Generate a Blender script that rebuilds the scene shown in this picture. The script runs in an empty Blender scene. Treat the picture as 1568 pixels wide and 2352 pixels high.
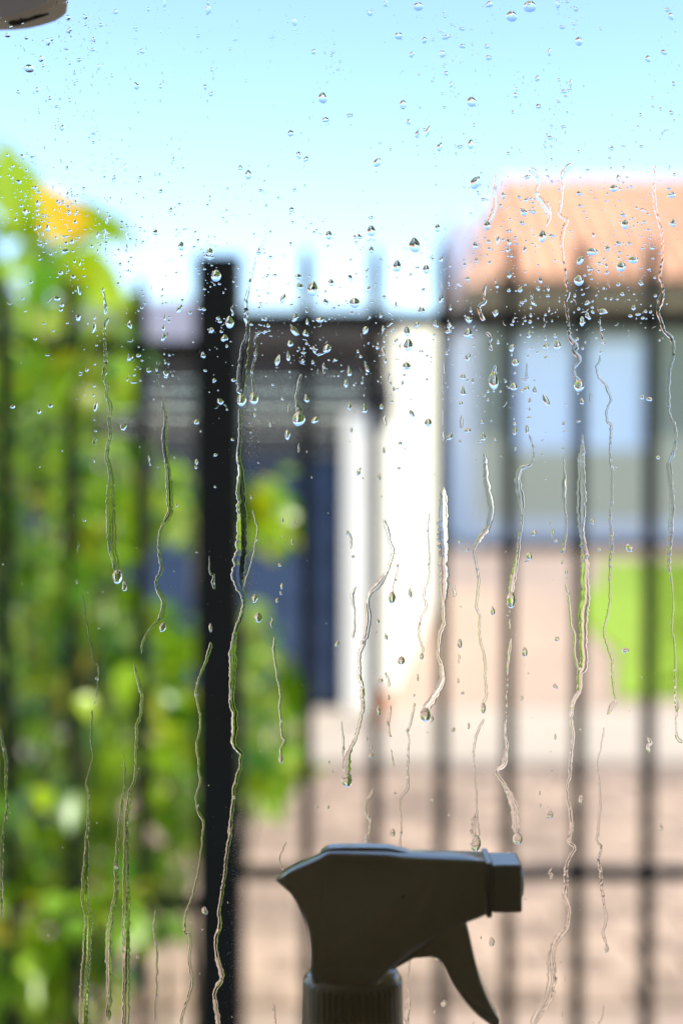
import bpy, bmesh, math, random
from mathutils import Vector, Matrix, noise

R = math.radians
sc = bpy.context.scene
COL = sc.collection
rnd = random.Random(11)

# ------------------------------------------------------------------ camera
CAM_Z = 1.25
F = 50.0 / 36.0 * 2352.0          # focal length in units of the 1568 x 2352 working grid
PITCH = math.atan(126.0 / F)
cam_d = bpy.data.cameras.new("camera")
cam = bpy.data.objects.new("camera", cam_d)
COL.objects.link(cam)
cam.location = (0, 0, CAM_Z)
cam.rotation_euler = (R(90) - PITCH, 0, 0)
cam_d.sensor_fit = 'VERTICAL'
cam_d.sensor_height = 36.0
cam_d.lens = 50.0
cam_d.clip_start = 0.02
cam_d.clip_end = 900.0
cam_d.dof.use_dof = True
cam_d.dof.focus_distance = 0.468
cam_d.dof.aperture_fstop = 5.1
sc.camera = cam

# ------------------------------------------------------------------ world, sun, exposure
SUN_DIR = Vector((0.76, -0.30, 0.90)).normalized()      # towards the sun
el = math.asin(SUN_DIR.z)
az = math.atan2(SUN_DIR.x, SUN_DIR.y)
w = bpy.data.worlds.new("World")
sc.world = w
w.use_nodes = True
nt = w.node_tree
bgn = nt.nodes["Background"]
sky = nt.nodes.new("ShaderNodeTexSky")
sky.sky_type = 'NISHITA'
sky.sun_disc = False
sky.sun_elevation = el
sky.sun_rotation = az
sky.air_density = 1.0
sky.dust_density = 0.0
sky.ozone_density = 3.4
nt.links.new(sky.outputs[0], bgn.inputs[0])
bgn.inputs[1].default_value = 0.145

sd = bpy.data.lights.new("sun", 'SUN')
sd.energy = 3.3
sd.angle = R(0.5)
sd.color = (1.0, 0.94, 0.84)
so = bpy.data.objects.new("sun", sd)
so.rotation_euler = SUN_DIR.to_track_quat('Z', 'Y').to_euler()
so.location = (6, 4, 12)
COL.objects.link(so)

sc.view_settings.view_transform = 'Standard'
sc.view_settings.look = 'None'
sc.view_settings.gamma = 1.0
sc.view_settings.exposure = 1.25
sc.view_settings.use_curve_mapping = False
sc.cycles.use_denoising = True
sc.cycles.max_bounces = 16
sc.cycles.transmission_bounces = 12
sc.cycles.transparent_max_bounces = 16
sc.cycles.sample_clamp_indirect = 8.0


# ------------------------------------------------------------------ helpers
def at(px, py, Y):
    """point on the plane y = Y seen at the grid position px, py"""
    dx = (px - 784.0) / F
    dz = (1176.0 - py) / F
    d = Vector((dx, math.cos(PITCH) + dz * math.sin(PITCH), -math.sin(PITCH) + dz * math.cos(PITCH)))
    t = Y / d.y
    return Vector((d.x * t, Y, CAM_Z + d.z * t))


def X(px, Y):
    return at(px, 1050, Y).x


def Z(py, Y):
    return at(784, py, Y).z


def mat(name, col, rough=0.6, metal=0.0, spec=0.5, noise_scale=None, noise_amt=0.0, bump=0.0, rand=0.0, coord='Object'):
    m = bpy.data.materials.new(name)
    m.use_nodes = True
    n = m.node_tree.nodes
    l = m.node_tree.links
    p = n["Principled BSDF"]
    p.inputs["Base Color"].default_value = (*col, 1)
    p.inputs["Roughness"].default_value = rough
    p.inputs["Metallic"].default_value = metal
    p.inputs["Specular IOR Level"].default_value = spec
    last = None
    if noise_scale:
        tc = n.new("ShaderNodeTexCoord")
        nz = n.new("ShaderNodeTexNoise")
        nz.inputs["Scale"].default_value = noise_scale
        nz.inputs["Detail"].default_value = 6
        l.new(tc.outputs[coord], nz.inputs["Vector"])
        mx = n.new("ShaderNodeMix")
        mx.data_type = 'RGBA'
        mx.inputs["A"].default_value = (*[c * (1 - noise_amt) for c in col], 1)
        mx.inputs["B"].default_value = (*[min(1, c * (1 + noise_amt)) for c in col], 1)
        l.new(nz.outputs["Fac"], mx.inputs["Factor"])
        last = mx.outputs["Result"]
        if bump:
            b = n.new("ShaderNodeBump")
            b.inputs["Strength"].default_value = bump
            b.inputs["Distance"].default_value = 0.01
            l.new(nz.outputs["Fac"], b.inputs["Height"])
            l.new(b.outputs[0], p.inputs["Normal"])
    if rand:
        oi = n.new("ShaderNodeObjectInfo")
        hs = n.new("ShaderNodeHueSaturation")
        mr = n.new("ShaderNodeMapRange")
        mr.inputs["To Min"].default_value = 1 - rand
        mr.inputs["To Max"].default_value = 1 + rand
        l.new(oi.outputs["Random"], mr.inputs["Value"])
        l.new(mr.outputs[0], hs.inputs["Value"])
        if last:
            l.new(last, hs.inputs["Color"])
        else:
            hs.inputs["Color"].default_value = (*col, 1)
        last = hs.outputs[0]
    if last:
        l.new(last, p.inputs["Base Color"])
    return m


def leaf_mat(name, cols, trans=0.42, rough=0.32, vary=True):
    m = bpy.data.materials.new(name)
    m.use_nodes = True
    n = m.node_tree.nodes
    l = m.node_tree.links
    p = n["Principled BSDF"]
    p.inputs["Roughness"].default_value = rough
    out = n["Material Output"]
    ramp = n.new("ShaderNodeValToRGB")
    cr = ramp.color_ramp
    cr.elements[0].color = (*cols[0], 1)
    cr.elements[1].color = (*cols[-1], 1)
    for i, c in enumerate(cols[1:-1]):
        e = cr.elements.new((i + 1) / (len(cols) - 1))
        e.color = (*c, 1)
    at_ = n.new("ShaderNodeAttribute")
    at_.attribute_name = "tone"
    oi = n.new("ShaderNodeObjectInfo")
    add = n.new("ShaderNodeMath")
    add.operation = 'ADD'
    l.new(at_.outputs["Fac"], add.inputs[0])
    if vary:
        l.new(oi.outputs["Random"], add.inputs[1])
    else:
        add.inputs[1].default_value = 0
    fr = n.new("ShaderNodeMath")
    fr.operation = 'FRACT'
    l.new(add.outputs[0], fr.inputs[0])
    l.new(fr.outputs[0], ramp.inputs[0])
    tr = n.new("ShaderNodeBsdfTranslucent")
    hs = n.new("ShaderNodeHueSaturation")
    hs.inputs["Value"].default_value = 1.85
    hs.inputs["Saturation"].default_value = 1.1
    hs.inputs["Hue"].default_value = 0.485
    l.new(ramp.outputs[0], p.inputs["Base Color"])
    l.new(ramp.outputs[0], hs.inputs["Color"])
    l.new(hs.outputs[0], tr.inputs[0])
    mx = n.new("ShaderNodeMixShader")
    mx.inputs[0].default_value = trans
    l.new(p.outputs[0], mx.inputs[1])
    l.new(tr.outputs[0], mx.inputs[2])
    l.new(mx.outputs[0], out.inputs[0])
    return m


def link(name, me, m, parent=None, loc=None):
    o = bpy.data.objects.new(name, me)
    if m is not None and len(me.materials) == 0:
        me.materials.append(m)
    COL.objects.link(o)
    if parent is not None:
        o.parent = parent
    if loc is not None:
        o.location = loc
    return o


def obj(name, bm, m, parent=None, loc=None, smooth=False):
    me = bpy.data.meshes.new(name)
    if smooth:
        for f in bm.faces:
            f.smooth = len(f.verts) < 5 or smooth == 'all'
    bm.to_mesh(me)
    bm.free()
    return link(name, me, m, parent, loc)


def thing(name, label, cat, loc=(0, 0, 0), group=None):
    o = bpy.data.objects.new(name, None)
    o.empty_display_size = 0.1
    COL.objects.link(o)
    o.location = loc
    o['label'] = label
    o['category'] = cat
    if group:
        o['group'] = group
    return o


def tag(o, label, cat, group=None):
    o['label'] = label
    o['category'] = cat
    if group:
        o['group'] = group
    return o


def struct(name, bm, m, parent=None, **k):
    o = obj(name, bm, m, parent, **k)
    if parent is None:
        o['kind'] = 'structure'
    return o


def box(x0, x1, y0, y1, z0, z1, bev=0.0, seg=2, bm=None):
    own = bm is None
    if own:
        bm = bmesh.new()
    vs = [bm.verts.new((x, y, z)) for x in (x0, x1) for y in (y0, y1) for z in (z0, z1)]
    fs = [(0, 1, 3, 2), (4, 6, 7, 5), (0, 4, 5, 1), (2, 3, 7, 6), (0, 2, 6, 4), (1, 5, 7, 3)]
    faces = [bm.faces.new([vs[i] for i in f]) for f in fs]
    if bev:
        es = set(e for f in faces for e in f.edges)
        bmesh.ops.bevel(bm, geom=list(es), offset=bev, segments=seg, affect='EDGES', profile=0.5)
    return bm


def rel(parent, x0, x1, y0, y1, z0, z1, bev=0.0):
    l = parent.location
    return box(x0 - l.x, x1 - l.x, y0 - l.y, y1 - l.y, z0 - l.z, z1 - l.z, bev)


def poly_prism(pts, z0, z1):
    bm = bmesh.new()
    a = [bm.verts.new((x, y, z0)) for x, y in pts]
    b = [bm.verts.new((x, y, z1)) for x, y in pts]
    bm.faces.new(a[::-1])
    bm.faces.new(b)
    n = len(pts)
    for i in range(n):
        bm.faces.new((a[i], a[(i + 1) % n], b[(i + 1) % n], b[i]))
    return bm


def sheet(pts, z):
    bm = bmesh.new()
    bm.faces.new([bm.verts.new((x, y, z)) for x, y in pts])
    return bm


def tube(path, r0, r1, n=6):
    bm = bmesh.new()
    rings = []
    for i, p in enumerate(path):
        t = i / (len(path) - 1)
        r = r0 + (r1 - r0) * t
        a = path[max(0, i - 1)]
        b = path[min(len(path) - 1, i + 1)]
        d = (Vector(b) - Vector(a)).normalized()
        u = d.orthogonal().normalized()
        v = d.cross(u)
        rings.append([bm.verts.new(Vector(p) + (u * math.cos(2 * math.pi * k / n) + v * math.sin(2 * math.pi * k / n)) * r) for k in range(n)])
    for a, b in zip(rings, rings[1:]):
        for k in range(n):
            bm.faces.new((a[k], a[(k + 1) % n], b[(k + 1) % n], b[k]))
    bm.faces.new(rings[0][::-1])
    bm.faces.new(rings[-1])
    bmesh.ops.recalc_face_normals(bm, faces=bm.faces)
    return bm


# ------------------------------------------------------------------ materials
M = {}
M['ground'] = mat('ground_soil', (0.26, 0.22, 0.18), 0.95, noise_scale=1.2, noise_amt=0.25)
M['sand'] = mat('jointing_sand', (0.20, 0.145, 0.105), 0.95, noise_scale=3, noise_amt=0.2)
M['drive'] = mat('driveway', (0.37, 0.265, 0.19), 0.9, noise_scale=0.9, noise_amt=0.28)
M['apron'] = mat('pale_concrete', (0.44, 0.36, 0.27), 0.9, noise_scale=1.6, noise_amt=0.12)
M['paver'] = mat('clay_paver', (0.375, 0.262, 0.178), 0.85, noise_scale=14, noise_amt=0.2, rand=0.38, bump=0.3)
M['lawn'] = mat('grass_green', (0.20, 0.30, 0.010), 0.9, noise_scale=1.5, noise_amt=0.3)
M['black'] = mat('black_paint', (0.004, 0.005, 0.005), 0.5, 0.0, 0.2, noise_scale=40, noise_amt=0.3)
M['roof'] = mat('terracotta_tile', (0.71, 0.385, 0.225), 0.8, noise_scale=5, noise_amt=0.15, rand=0.12)
M['wall_green'] = mat('grey_green_render', (0.25, 0.27, 0.225), 0.9, noise_scale=2, noise_amt=0.08)
M['white'] = mat('white_render', (0.80, 0.80, 0.80), 0.9, noise_scale=2, noise_amt=0.04)
M['warm_white'] = mat('warm_white_render', (0.74, 0.69, 0.57), 0.9, noise_scale=1.1, noise_amt=0.12)
M['pale'] = mat('shade_tinted_white_render', (0.60, 0.60, 0.72), 0.9)  # white render with the bluish shade put into its base colour
M['plinth'] = mat('pale_blue_plinth', (0.30, 0.35, 0.43), 0.9)
M['olive'] = mat('brown_fascia', (0.15, 0.115, 0.07), 0.8)
M['sky_sheen'] = mat('painted_sky_reflection', (0.66, 0.77, 0.95), 0.6)  # sky reflection of the house window, put into a flat pale blue
M['frame_w'] = mat('window_frame_paint', (0.30, 0.33, 0.34), 0.5)
M['slate'] = mat('dark_plank', (0.050, 0.040, 0.034), 0.8, noise_scale=6, noise_amt=0.2)
M['slate2'] = mat('grey_plank', (0.055, 0.052, 0.054), 0.8, noise_scale=6, noise_amt=0.2)
M['lilac'] = mat('pale_roof_sheet', (0.36, 0.34, 0.40), 0.6, noise_scale=6, noise_amt=0.1)
M['navy'] = mat('navy_door', (0.031, 0.059, 0.120), 0.5, noise_scale=8, noise_amt=0.15)
M['dark'] = mat('dark_lintel', (0.02, 0.022, 0.026), 0.7)
M['cream'] = mat('cream_render', (0.88, 0.84, 0.74), 0.9, noise_scale=3, noise_amt=0.08)
M['terra'] = mat('terracotta_pot', (0.45, 0.17, 0.07), 0.8)
M['bark'] = mat('stem_bark', (0.10, 0.08, 0.045), 0.9)
M['room'] = mat('room_plaster', (0.76, 0.71, 0.62), 0.9)
M['roomfloor'] = mat('room_floor', (0.62, 0.46, 0.28), 0.7)
M['sill'] = mat('sill_paint', (0.45, 0.43, 0.40), 0.5)
M['plastic'] = mat('bottle_plastic', (0.80, 0.69, 0.46), 0.22, 0.0, 0.8, noise_scale=400, noise_amt=0.06, bump=0.02)
M['plastic2'] = mat('nozzle_plastic', (0.78, 0.70, 0.50), 0.28, 0.0, 0.7, noise_scale=400, noise_amt=0.06)
M['bottle'] = mat('bottle_body_plastic', (0.30, 0.32, 0.33), 0.3)
M['fitting'] = mat('aged_cream_plastic', (0.80, 0.70, 0.53), 0.55, noise_scale=60, noise_amt=0.10)
M['groove'] = mat('rubber_seal', (0.02, 0.026, 0.024), 0.5)
M['soffit'] = mat('sun_block_board', (0.5, 0.48, 0.44), 0.9)


def translucent(m, fac, col):
    n, l_ = m.node_tree.nodes, m.node_tree.links
    t_ = n.new("ShaderNodeBsdfTranslucent")
    t_.inputs[0].default_value = (*col, 1)
    x_ = n.new("ShaderNodeMixShader")
    x_.inputs[0].default_value = fac
    l_.new(n["Principled BSDF"].outputs[0], x_.inputs[1])
    l_.new(t_.outputs[0], x_.inputs[2])
    l_.new(x_.outputs[0], n["Material Output"].inputs[0])


for k_ in ('plastic', 'plastic2'):
    p_ = M[k_].node_tree.nodes["Principled BSDF"]
    p_.inputs["Coat Weight"].default_value = .8
    p_.inputs["Coat Roughness"].default_value = .12
    p_.inputs["Coat IOR"].default_value = 1.6
translucent(M['plastic'], .3, (.66, .55, .36))
translucent(M['plastic2'], .3, (.66, .55, .36))


def grime_mat():
    m = mat('grime', (0.02, 0.018, 0.012), 0.95)
    n = m.node_tree.nodes
    l = m.node_tree.links
    tc = n.new("ShaderNodeTexCoord")
    nz = n.new("ShaderNodeTexNoise")
    nz.inputs["Scale"].default_value = 1500
    nz.inputs["Detail"].default_value = 4
    l.new(tc.outputs["Object"], nz.inputs["Vector"])
    mr = n.new("ShaderNodeMapRange")
    mr.inputs["From Min"].default_value = 0.42
    mr.inputs["From Max"].default_value = 0.56
    mr.inputs["To Min"].default_value = 0.35
    l.new(nz.outputs["Fac"], mr.inputs["Value"])
    l.new(mr.outputs[0], n["Principled BSDF"].inputs["Alpha"])
    return m


M['grime'] = grime_mat()

wm = bpy.data.materials.new("water")
wm.use_nodes = True
wn = wm.node_tree.nodes
wn.remove(wn["Principled BSDF"])
g = wn.new("ShaderNodeBsdfGlass")
g.inputs["IOR"].default_value = 1.33
g.inputs["Roughness"].default_value = 0.0
wm.node_tree.links.new(g.outputs[0], wn["Material Output"].inputs[0])
M['water'] = wm

gm = bpy.data.materials.new("clear_glass")
gm.use_nodes = True
gn = gm.node_tree.nodes
gn.remove(gn["Principled BSDF"])
g = gn.new("ShaderNodeBsdfTransparent")
g.inputs["Color"].default_value = (1, 1, 1, 1)
gm.node_tree.links.new(g.outputs[0], gn["Material Output"].inputs[0])
M['glass'] = gm

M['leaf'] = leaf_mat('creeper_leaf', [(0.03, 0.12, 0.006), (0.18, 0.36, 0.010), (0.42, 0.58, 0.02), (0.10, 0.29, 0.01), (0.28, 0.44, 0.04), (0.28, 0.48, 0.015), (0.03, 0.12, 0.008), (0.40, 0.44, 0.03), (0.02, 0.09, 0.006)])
M['lime'] = leaf_mat('young_lime_leaf', [(0.26, 0.42, 0.006), (0.32, 0.46, 0.01)], 0.5, 0.5)
M['yellow'] = leaf_mat('yellow_leaf', [(0.82, 0.50, 0.008), (0.84, 0.54, 0.015)], 0.5, 0.5)
M['hedge'] = leaf_mat('hedge_leaf', [(0.012, 0.035, 0.008), (0.02, 0.06, 0.01), (0.045, 0.10, 0.015), (0.018, 0.05, 0.012)], 0.3, 0.45)

# ------------------------------------------------------------------ ground
struct('ground', sheet([(-160, 0.62), (160, 0.62), (160, 420), (-160, 420)], -0.012), M['ground'])
struct('driveway', sheet([(-3.2, 0.8), (9, 0.8), (14, 40), (-6, 40)], 0.0), M['drive'])
YA0, YA1 = 5.75, 6.95
ap = struct('concrete_apron', box(-1.35, 9.0, YA0, YA1, -0.01, 0.012), M['apron'])
# lawn on the right
lawn_pts = [(1.42, 7.3), (1.75, 9.0), (1.8, 10.5), (2.1, 12.5), (2.7, 14.5), (3.05, 16.9), (16, 16.9), (16, 7.3)]
struct('lawn', poly_prism(lawn_pts, -0.005, 0.02), M['lawn'])
bm = bmesh.new()
for i in range(5200):
    x = rnd.uniform(1.6, 5.2)
    y = rnd.uniform(7.4, 16.8)
    if x < 1.62 + (y - 7.35) * 0.2:
        continue
    a = rnd.uniform(0, math.pi)
    s = rnd.uniform(0.012, 0.03)
    h = rnd.uniform(0.03, 0.08)
    v1 = bm.verts.new((x - s * math.cos(a), y - s * math.sin(a), 0.018))
    v2 = bm.verts.new((x + s * math.cos(a), y + s * math.sin(a), 0.018))
    v3 = bm.verts.new((x + rnd.uniform(-.03, .03), y + rnd.uniform(-.03, .03), 0.018 + h))
    bm.faces.new((v1, v2, v3))
go = obj('grass', bm, M['lawn'])
go['kind'] = 'stuff'
go['label'] = 'bright green short grass of the lawn at the right'

# pavers of the near driveway, one by one
bed = struct('paved_strip', sheet([(-1.35, 3.18), (1.85, 3.18), (1.85, 5.74), (-1.35, 5.74)], 0.004), M['sand'])
pb = box(-0.098, 0.098, -0.048, 0.048, 0, 0.05, 0.004, 1)
pm = bpy.data.meshes.new('paver')
pb.to_mesh(pm)
pb.free()
pm.materials.append(M['paver'])
npv = 0
for r_ in range(25):
    yy = 3.24 + r_ * 0.1015
    if yy > 5.69:
        break
    half = 0.75 + 0.13 * (yy - 3.2)
    xx = -half + (0.1015 if r_ % 2 else 0.0) - 0.1
    while xx < 0.4 + 0.27 * yy and npv < 298:
        o = link('paver', pm, None, bed, (xx + rnd.uniform(-.002, .002), yy, -0.036 + rnd.uniform(-.003, .003)))
        o.rotation_euler = (rnd.uniform(-.012, .012), rnd.uniform(-.012, .012), rnd.uniform(-.008, .008))
        npv += 1
        xx += 0.203

# ------------------------------------------------------------------ house on the right
YH = 19.0
hx0 = X(1090, YH)
hx1 = 12.5
hb = thing('house', 'grey green house with an orange tiled hip roof behind the lawn', 'house', (hx0, YH, 0))


def hrel(*a, **k):
    return rel(hb, *a, **k)


zE = Z(700, YH)
wx0, wx1 = X(1172, YH), X(1484, YH)
wz0, wz1 = Z(1038, YH), Z(772, YH)
pl = Z(1196, YH)
obj('wall', hrel(hx0 + 0.02, hx1, YH, YH + 0.25, pl, wz0), M['wall_green'], hb)
obj('wall', hrel(hx0 + 0.02, wx0, YH, YH + 0.25, wz0, wz1), M['wall_green'], hb)
obj('wall', hrel(wx1, hx1, YH, YH + 0.25, wz0, wz1), M['wall_green'], hb)
obj('wall', hrel(hx0 + 0.02, hx1, YH, YH + 0.25, wz1, zE), M['wall_green'], hb)
sw = obj('side_wall', hrel(hx0, hx0 + 0.017, YH + 0.003, YH + 6.0, 0, zE), M['white'], hb)
sw['label'] = 'white painted side wall in blue shade'
obj('rear_wall', hrel(hx0 + 0.02, hx1, YH + 5.75, YH + 6.0, 0, zE), M['wall_green'], hb)
obj('plinth', hrel(hx0 + 0.02, hx1, YH - 0.05, YH + 0.2, .153, pl - 0.003), M['plinth'], hb)
obj('dark_base_strip', hrel(hx0, hx1, YH - 0.09, YH + 0.0, 0, .15), M['dark'], hb)  # dark strip along the base of the house front
wf = obj('window', hrel(wx0, wx1, YH + 0.12, YH + 0.16, wz0, wz1), M['sky_sheen'], hb)
wf['label'] = 'wide window with pale blue sky reflection painted on its panes'
for i in range(2):
    cx0 = wx0 + 0.05 + i * ((wx1 - wx0) / 2)
    cx1 = wx0 - 0.05 + (i + 1) * ((wx1 - wx0) / 2)
    obj('pane', rel(hb, cx0, cx1, YH + 0.06, YH + 0.075, wz0 + 0.06, wz1 - 0.06), M['sky_sheen'], wf)
bm = hrel(wx0, wx1, YH + 0.02, YH + 0.11, wz1 - 0.06, wz1)
for a in ((wx0, wx1, wz0, wz0 + 0.06), (wx0, wx0 + 0.05, wz0 + .061, wz1 - .061), (wx1 - 0.05, wx1, wz0 + .061, wz1 - .061),
          ((wx0 + wx1) / 2 - 0.05, (wx0 + wx1) / 2 + 0.05, wz0 + .061, wz1 - .061)):
    l_ = hb.location
    box(a[0] - l_.x, a[1] - l_.x, YH + 0.02 - l_.y, YH + 0.11 - l_.y, a[2], a[3], bm=bm)
obj('frame', bm, M['frame_w'], wf)
# roof: hip with front slope
ye = YH - 0.55
xe0 = X(1076, ye)
ze = Z(650, ye)
yr = YH + 3.0
xr0 = X(1140, yr)
zr = Z(420, yr)
fz = Z(706, ye)
obj('fascia', rel(hb, xe0, hx1 + .5, ye, ye + 0.05, fz, ze), M['olive'], hb)
obj('side_fascia', rel(hb, xe0, xe0 + .05, ye + 0.053, YH + 6.5, fz, ze), M['olive'], hb)
obj('soffit', rel(hb, xe0 + .053, hx1 + .5, ye + 0.053, YH - 0.003, fz, fz + .03), M['olive'], hb)
L = hb.location
bm = bmesh.new()
v = [Vector(p) - L for p in ((xe0, ye, ze), (hx1 + .5, ye, ze), (hx1 + .5, yr, zr), (xr0, yr, zr), (xe0, YH + 6.5, ze), (hx1 + .5, YH + 6.5, ze))]
v = [bm.verts.new(p) for p in v]
bm.faces.new((v[0], v[1], v[2], v[3]))
bm.faces.new((v[0], v[3], v[4]))
bm.faces.new((v[3], v[2], v[5], v[4]))
rf = obj('roof', bm, M['roof'], hb)
# tiles on the front slope, each its own piece
slope = Vector((0, yr - ye, zr - ze))
sl = slope.length
sdir = slope.normalized()
nrm = Vector((0, -sdir.z, sdir.y))
NR = 9
TW = 0.24
rowh = sl / NR
bm = bmesh.new()
prof = []
NS = 6
for k in range(NS + 1):
    t = k / NS
    prof.append((t * TW * 1.06, 0.02 + 0.085 * math.sin(math.pi * t)))
lo = [bm.verts.new(Vector((x, 0, 0)) + nrm * (h + 0.02) - sdir * 0.03) for x, h in prof]
hi = [bm.verts.new(Vector((x, 0, 0)) + nrm * h + sdir * rowh) for x, h in prof]
for k in range(NS):
    bm.faces.new((lo[k], lo[k + 1], hi[k + 1], hi[k])).smooth = True
lo2 = [bm.verts.new(Vector((x, 0, 0)) + nrm * (h + 0.004) - sdir * 0.03) for x, h in prof]
for k in range(NS):
    bm.faces.new((lo2[k], lo2[k + 1], lo[k + 1], lo[k]))
tm = bpy.data.meshes.new('roof_tile')
bm.to_mesh(tm)
bm.free()
tm.materials.append(M['roof'])
rest = bmesh.new()
nt_ = 0
for r_ in range(NR):
    t0 = r_ / NR
    hipx = xe0 + (xr0 - xe0) * (t0 + 0.5 / NR)
    base = Vector((0, ye, ze)) + slope * t0
    k = math.ceil((hipx - xe0) / TW)
    while True:
        x = xe0 + k * TW
        k += 1
        if x > hx1 + .4:
            break
        p = Vector((x, base.y, base.z)) - L
        if x < X(1600, yr) and nt_ < 299:
            link('roof_tile', tm, None, rf, p + Vector((rnd.uniform(-.004, .004), 0, rnd.uniform(-.004, .004))))
            nt_ += 1
        else:
            m0 = len(rest.verts)
            rest.from_mesh(tm)
            rest.verts.ensure_lookup_table()
            bmesh.ops.translate(rest, verts=rest.verts[m0:], vec=p)
rs = obj('roof_tiles', rest, M['roof'], rf)
rs['kind'] = 'stuff'
obj('ridge', tube([Vector((xr0, yr, zr)) - L, Vector((hx1 + .5, yr, zr)) - L], 0.07, 0.07, 8), M['roof'], rf, smooth=True)

# pale building further back
nb = thing('pale_building', 'white rendered building tinted as shaded behind the left end of the orange roof', 'building', (X(1080, 30), 30, 0))
l = nb.location
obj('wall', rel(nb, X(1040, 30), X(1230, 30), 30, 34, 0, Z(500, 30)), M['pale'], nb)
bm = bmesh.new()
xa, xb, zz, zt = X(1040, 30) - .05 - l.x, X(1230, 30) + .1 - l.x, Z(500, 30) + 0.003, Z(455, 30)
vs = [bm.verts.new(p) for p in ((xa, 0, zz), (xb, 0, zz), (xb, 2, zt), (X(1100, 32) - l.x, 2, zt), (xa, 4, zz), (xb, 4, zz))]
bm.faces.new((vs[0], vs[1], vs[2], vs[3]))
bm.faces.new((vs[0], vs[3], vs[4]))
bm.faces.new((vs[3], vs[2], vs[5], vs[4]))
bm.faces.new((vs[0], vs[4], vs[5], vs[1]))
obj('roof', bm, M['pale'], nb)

# boundary wall at the far end of the plot
tag(obj('boundary_wall', box(-30, X(1000, 27), 26.9, 27.1, 0, 1.7), M['cream']), 'low cream boundary wall far behind the garage', 'wall')

# ------------------------------------------------------------------ garage with navy door
YG = 6.95
gb = thing('garage', 'low dark grey boarded garage with a navy door and pale roof edge', 'garage', (X(500, YG), YG, 0))
gx0, gx1 = X(-150, YG), X(790, YG)
xt = X(905, YG)
zl0, zl1 = Z(1040, YG), Z(988, YG)
# front boards above the door, one by one
zs = [Z(v_, YG) for v_ in (988, 950, 915, 880, 850, 820, 790)]
for i in range(6):
    m_ = M['slate2'] if i < 3 else M['slate']
    o = obj('plank', rel(gb, gx0, xt - 0.012, YG - 0.012 - 0.006 * (i % 2), YG + 0.06, zs[i] + 0.004, zs[i + 1] - 0.004, 0.004), m_, gb)
obj('fascia', rel(gb, gx0 - .1, X(500, YG), YG - 0.14, YG - 0.05, zs[6] + 0.004, Z(695, YG)), M['lilac'], gb)
obj('fascia', rel(gb, X(500, YG) + .002, xt, YG - 0.14, YG - 0.05, zs[6] + 0.004, Z(716, YG)), M['slate'], gb)
obj('roof', rel(gb, gx0 - .1, xt - 0.01, YG - 0.048, YG + 4.5, Z(745, YG), Z(712, YG)), M['lilac'], gb)
obj('lintel', rel(gb, gx0, gx1, YG - 0.01, YG + 0.1, zl0, zl1), M['dark'], gb)
dr = obj('garage_door', rel(gb, gx0, gx1, YG + 0.09, YG + 0.12, 0.01, zl0 - 0.003), M['navy'], gb)
dr['label'] = 'wide navy blue garage door'
nP = 5
for i in range(nP):
    za = 0.02 + i * (zl0 - 0.03) / nP
    zb_ = 0.02 + (i + 1) * (zl0 - 0.03) / nP - 0.012
    obj('panel', rel(gb, gx0 + 0.01, gx1 - 0.01, YG + 0.06, YG + 0.089, za, zb_, 0.006), M['navy'], dr)
obj('pillar', rel(gb, gx1 + 0.001, X(882, YG), YG - 0.02, YG + 0.4, 0, Z(945, YG)), M['cream'], gb)
obj('dark_block', rel(gb, X(856, YG), X(905, YG), YG - .05, YG + .02, Z(952, YG), Z(880, YG) - .005), M['dark'], gb)  # dark block at the right end of the boards, above the pillar
# white side wall running back
l = gb.location
p0 = Vector((X(880, YG), YG + 0.001, 0))
p1 = Vector((X(1012, 13.6), 13.6, 0))
d = (p1 - p0).normalized()
nn = Vector((d.y, -d.x, 0)) * 0.12
bm = bmesh.new()
za, zb_ = Z(738, YG), Z(738, 13.6)
q = [p0, p1, p1 - nn, p0 - nn]
lo = [bm.verts.new(p - l) for p in q]
hi = [bm.verts.new(p - l + Vector((0, 0, z_))) for p, z_ in zip(q, (za, zb_, zb_, za))]
bm.faces.new(lo[::-1])
bm.faces.new(hi)
for i in range(4):
    bm.faces.new((lo[i], lo[(i + 1) % 4], hi[(i + 1) % 4], hi[i]))
o = obj('side_wall', bm, M['warm_white'], gb)
o['label'] = 'white side wall in full sun'

# terracotta pot by the pillar
pt = thing('plant_pot', 'small rusty orange pot at the foot of the white garage wall', 'pot', (X(872, 6.6), 6.6, 0.013))
bm = bmesh.new()
prof = [(0.030, 0), (0.034, 0.02), (0.047, 0.12), (0.047, 0.125), (0.055, 0.126), (0.055, 0.15), (0.045, 0.15), (0.042, 0.13), (0.0, 0.128)]
rings = [[bm.verts.new((r * math.cos(2 * math.pi * k / 20), r * math.sin(2 * math.pi * k / 20), z)) for k in range(20)] for r, z in prof[:-1]]
for a, b in zip(rings, rings[1:]):
    for k in range(20):
        bm.faces.new((a[k], a[(k + 1) % 20], b[(k + 1) % 20], b[k]))
bm.faces.new(rings[0][::-1])
bm.faces.new(rings[-1])
obj('pot', bm, M['terra'], pt, smooth=True)

# ------------------------------------------------------------------ fence
YF = 2.2
pw = X(556, YF) - X(452, YF)
px_c = (X(556, YF) + X(452, YF)) / 2
post = thing('fence_post', 'thick square black steel post between the two fence panels', 'post', (px_c, YF, 0))
obj('shaft', box(-pw / 2, pw / 2, -pw / 2, pw / 2, 0, Z(598, YF) - .003, 0.004), M['black'], post)
obj('cap', box(-pw / 2 - .002, pw / 2 + .002, -pw / 2 - .002, pw / 2 + .002, Z(598, YF), Z(590, YF), 0.003), M['black'], post)


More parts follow.
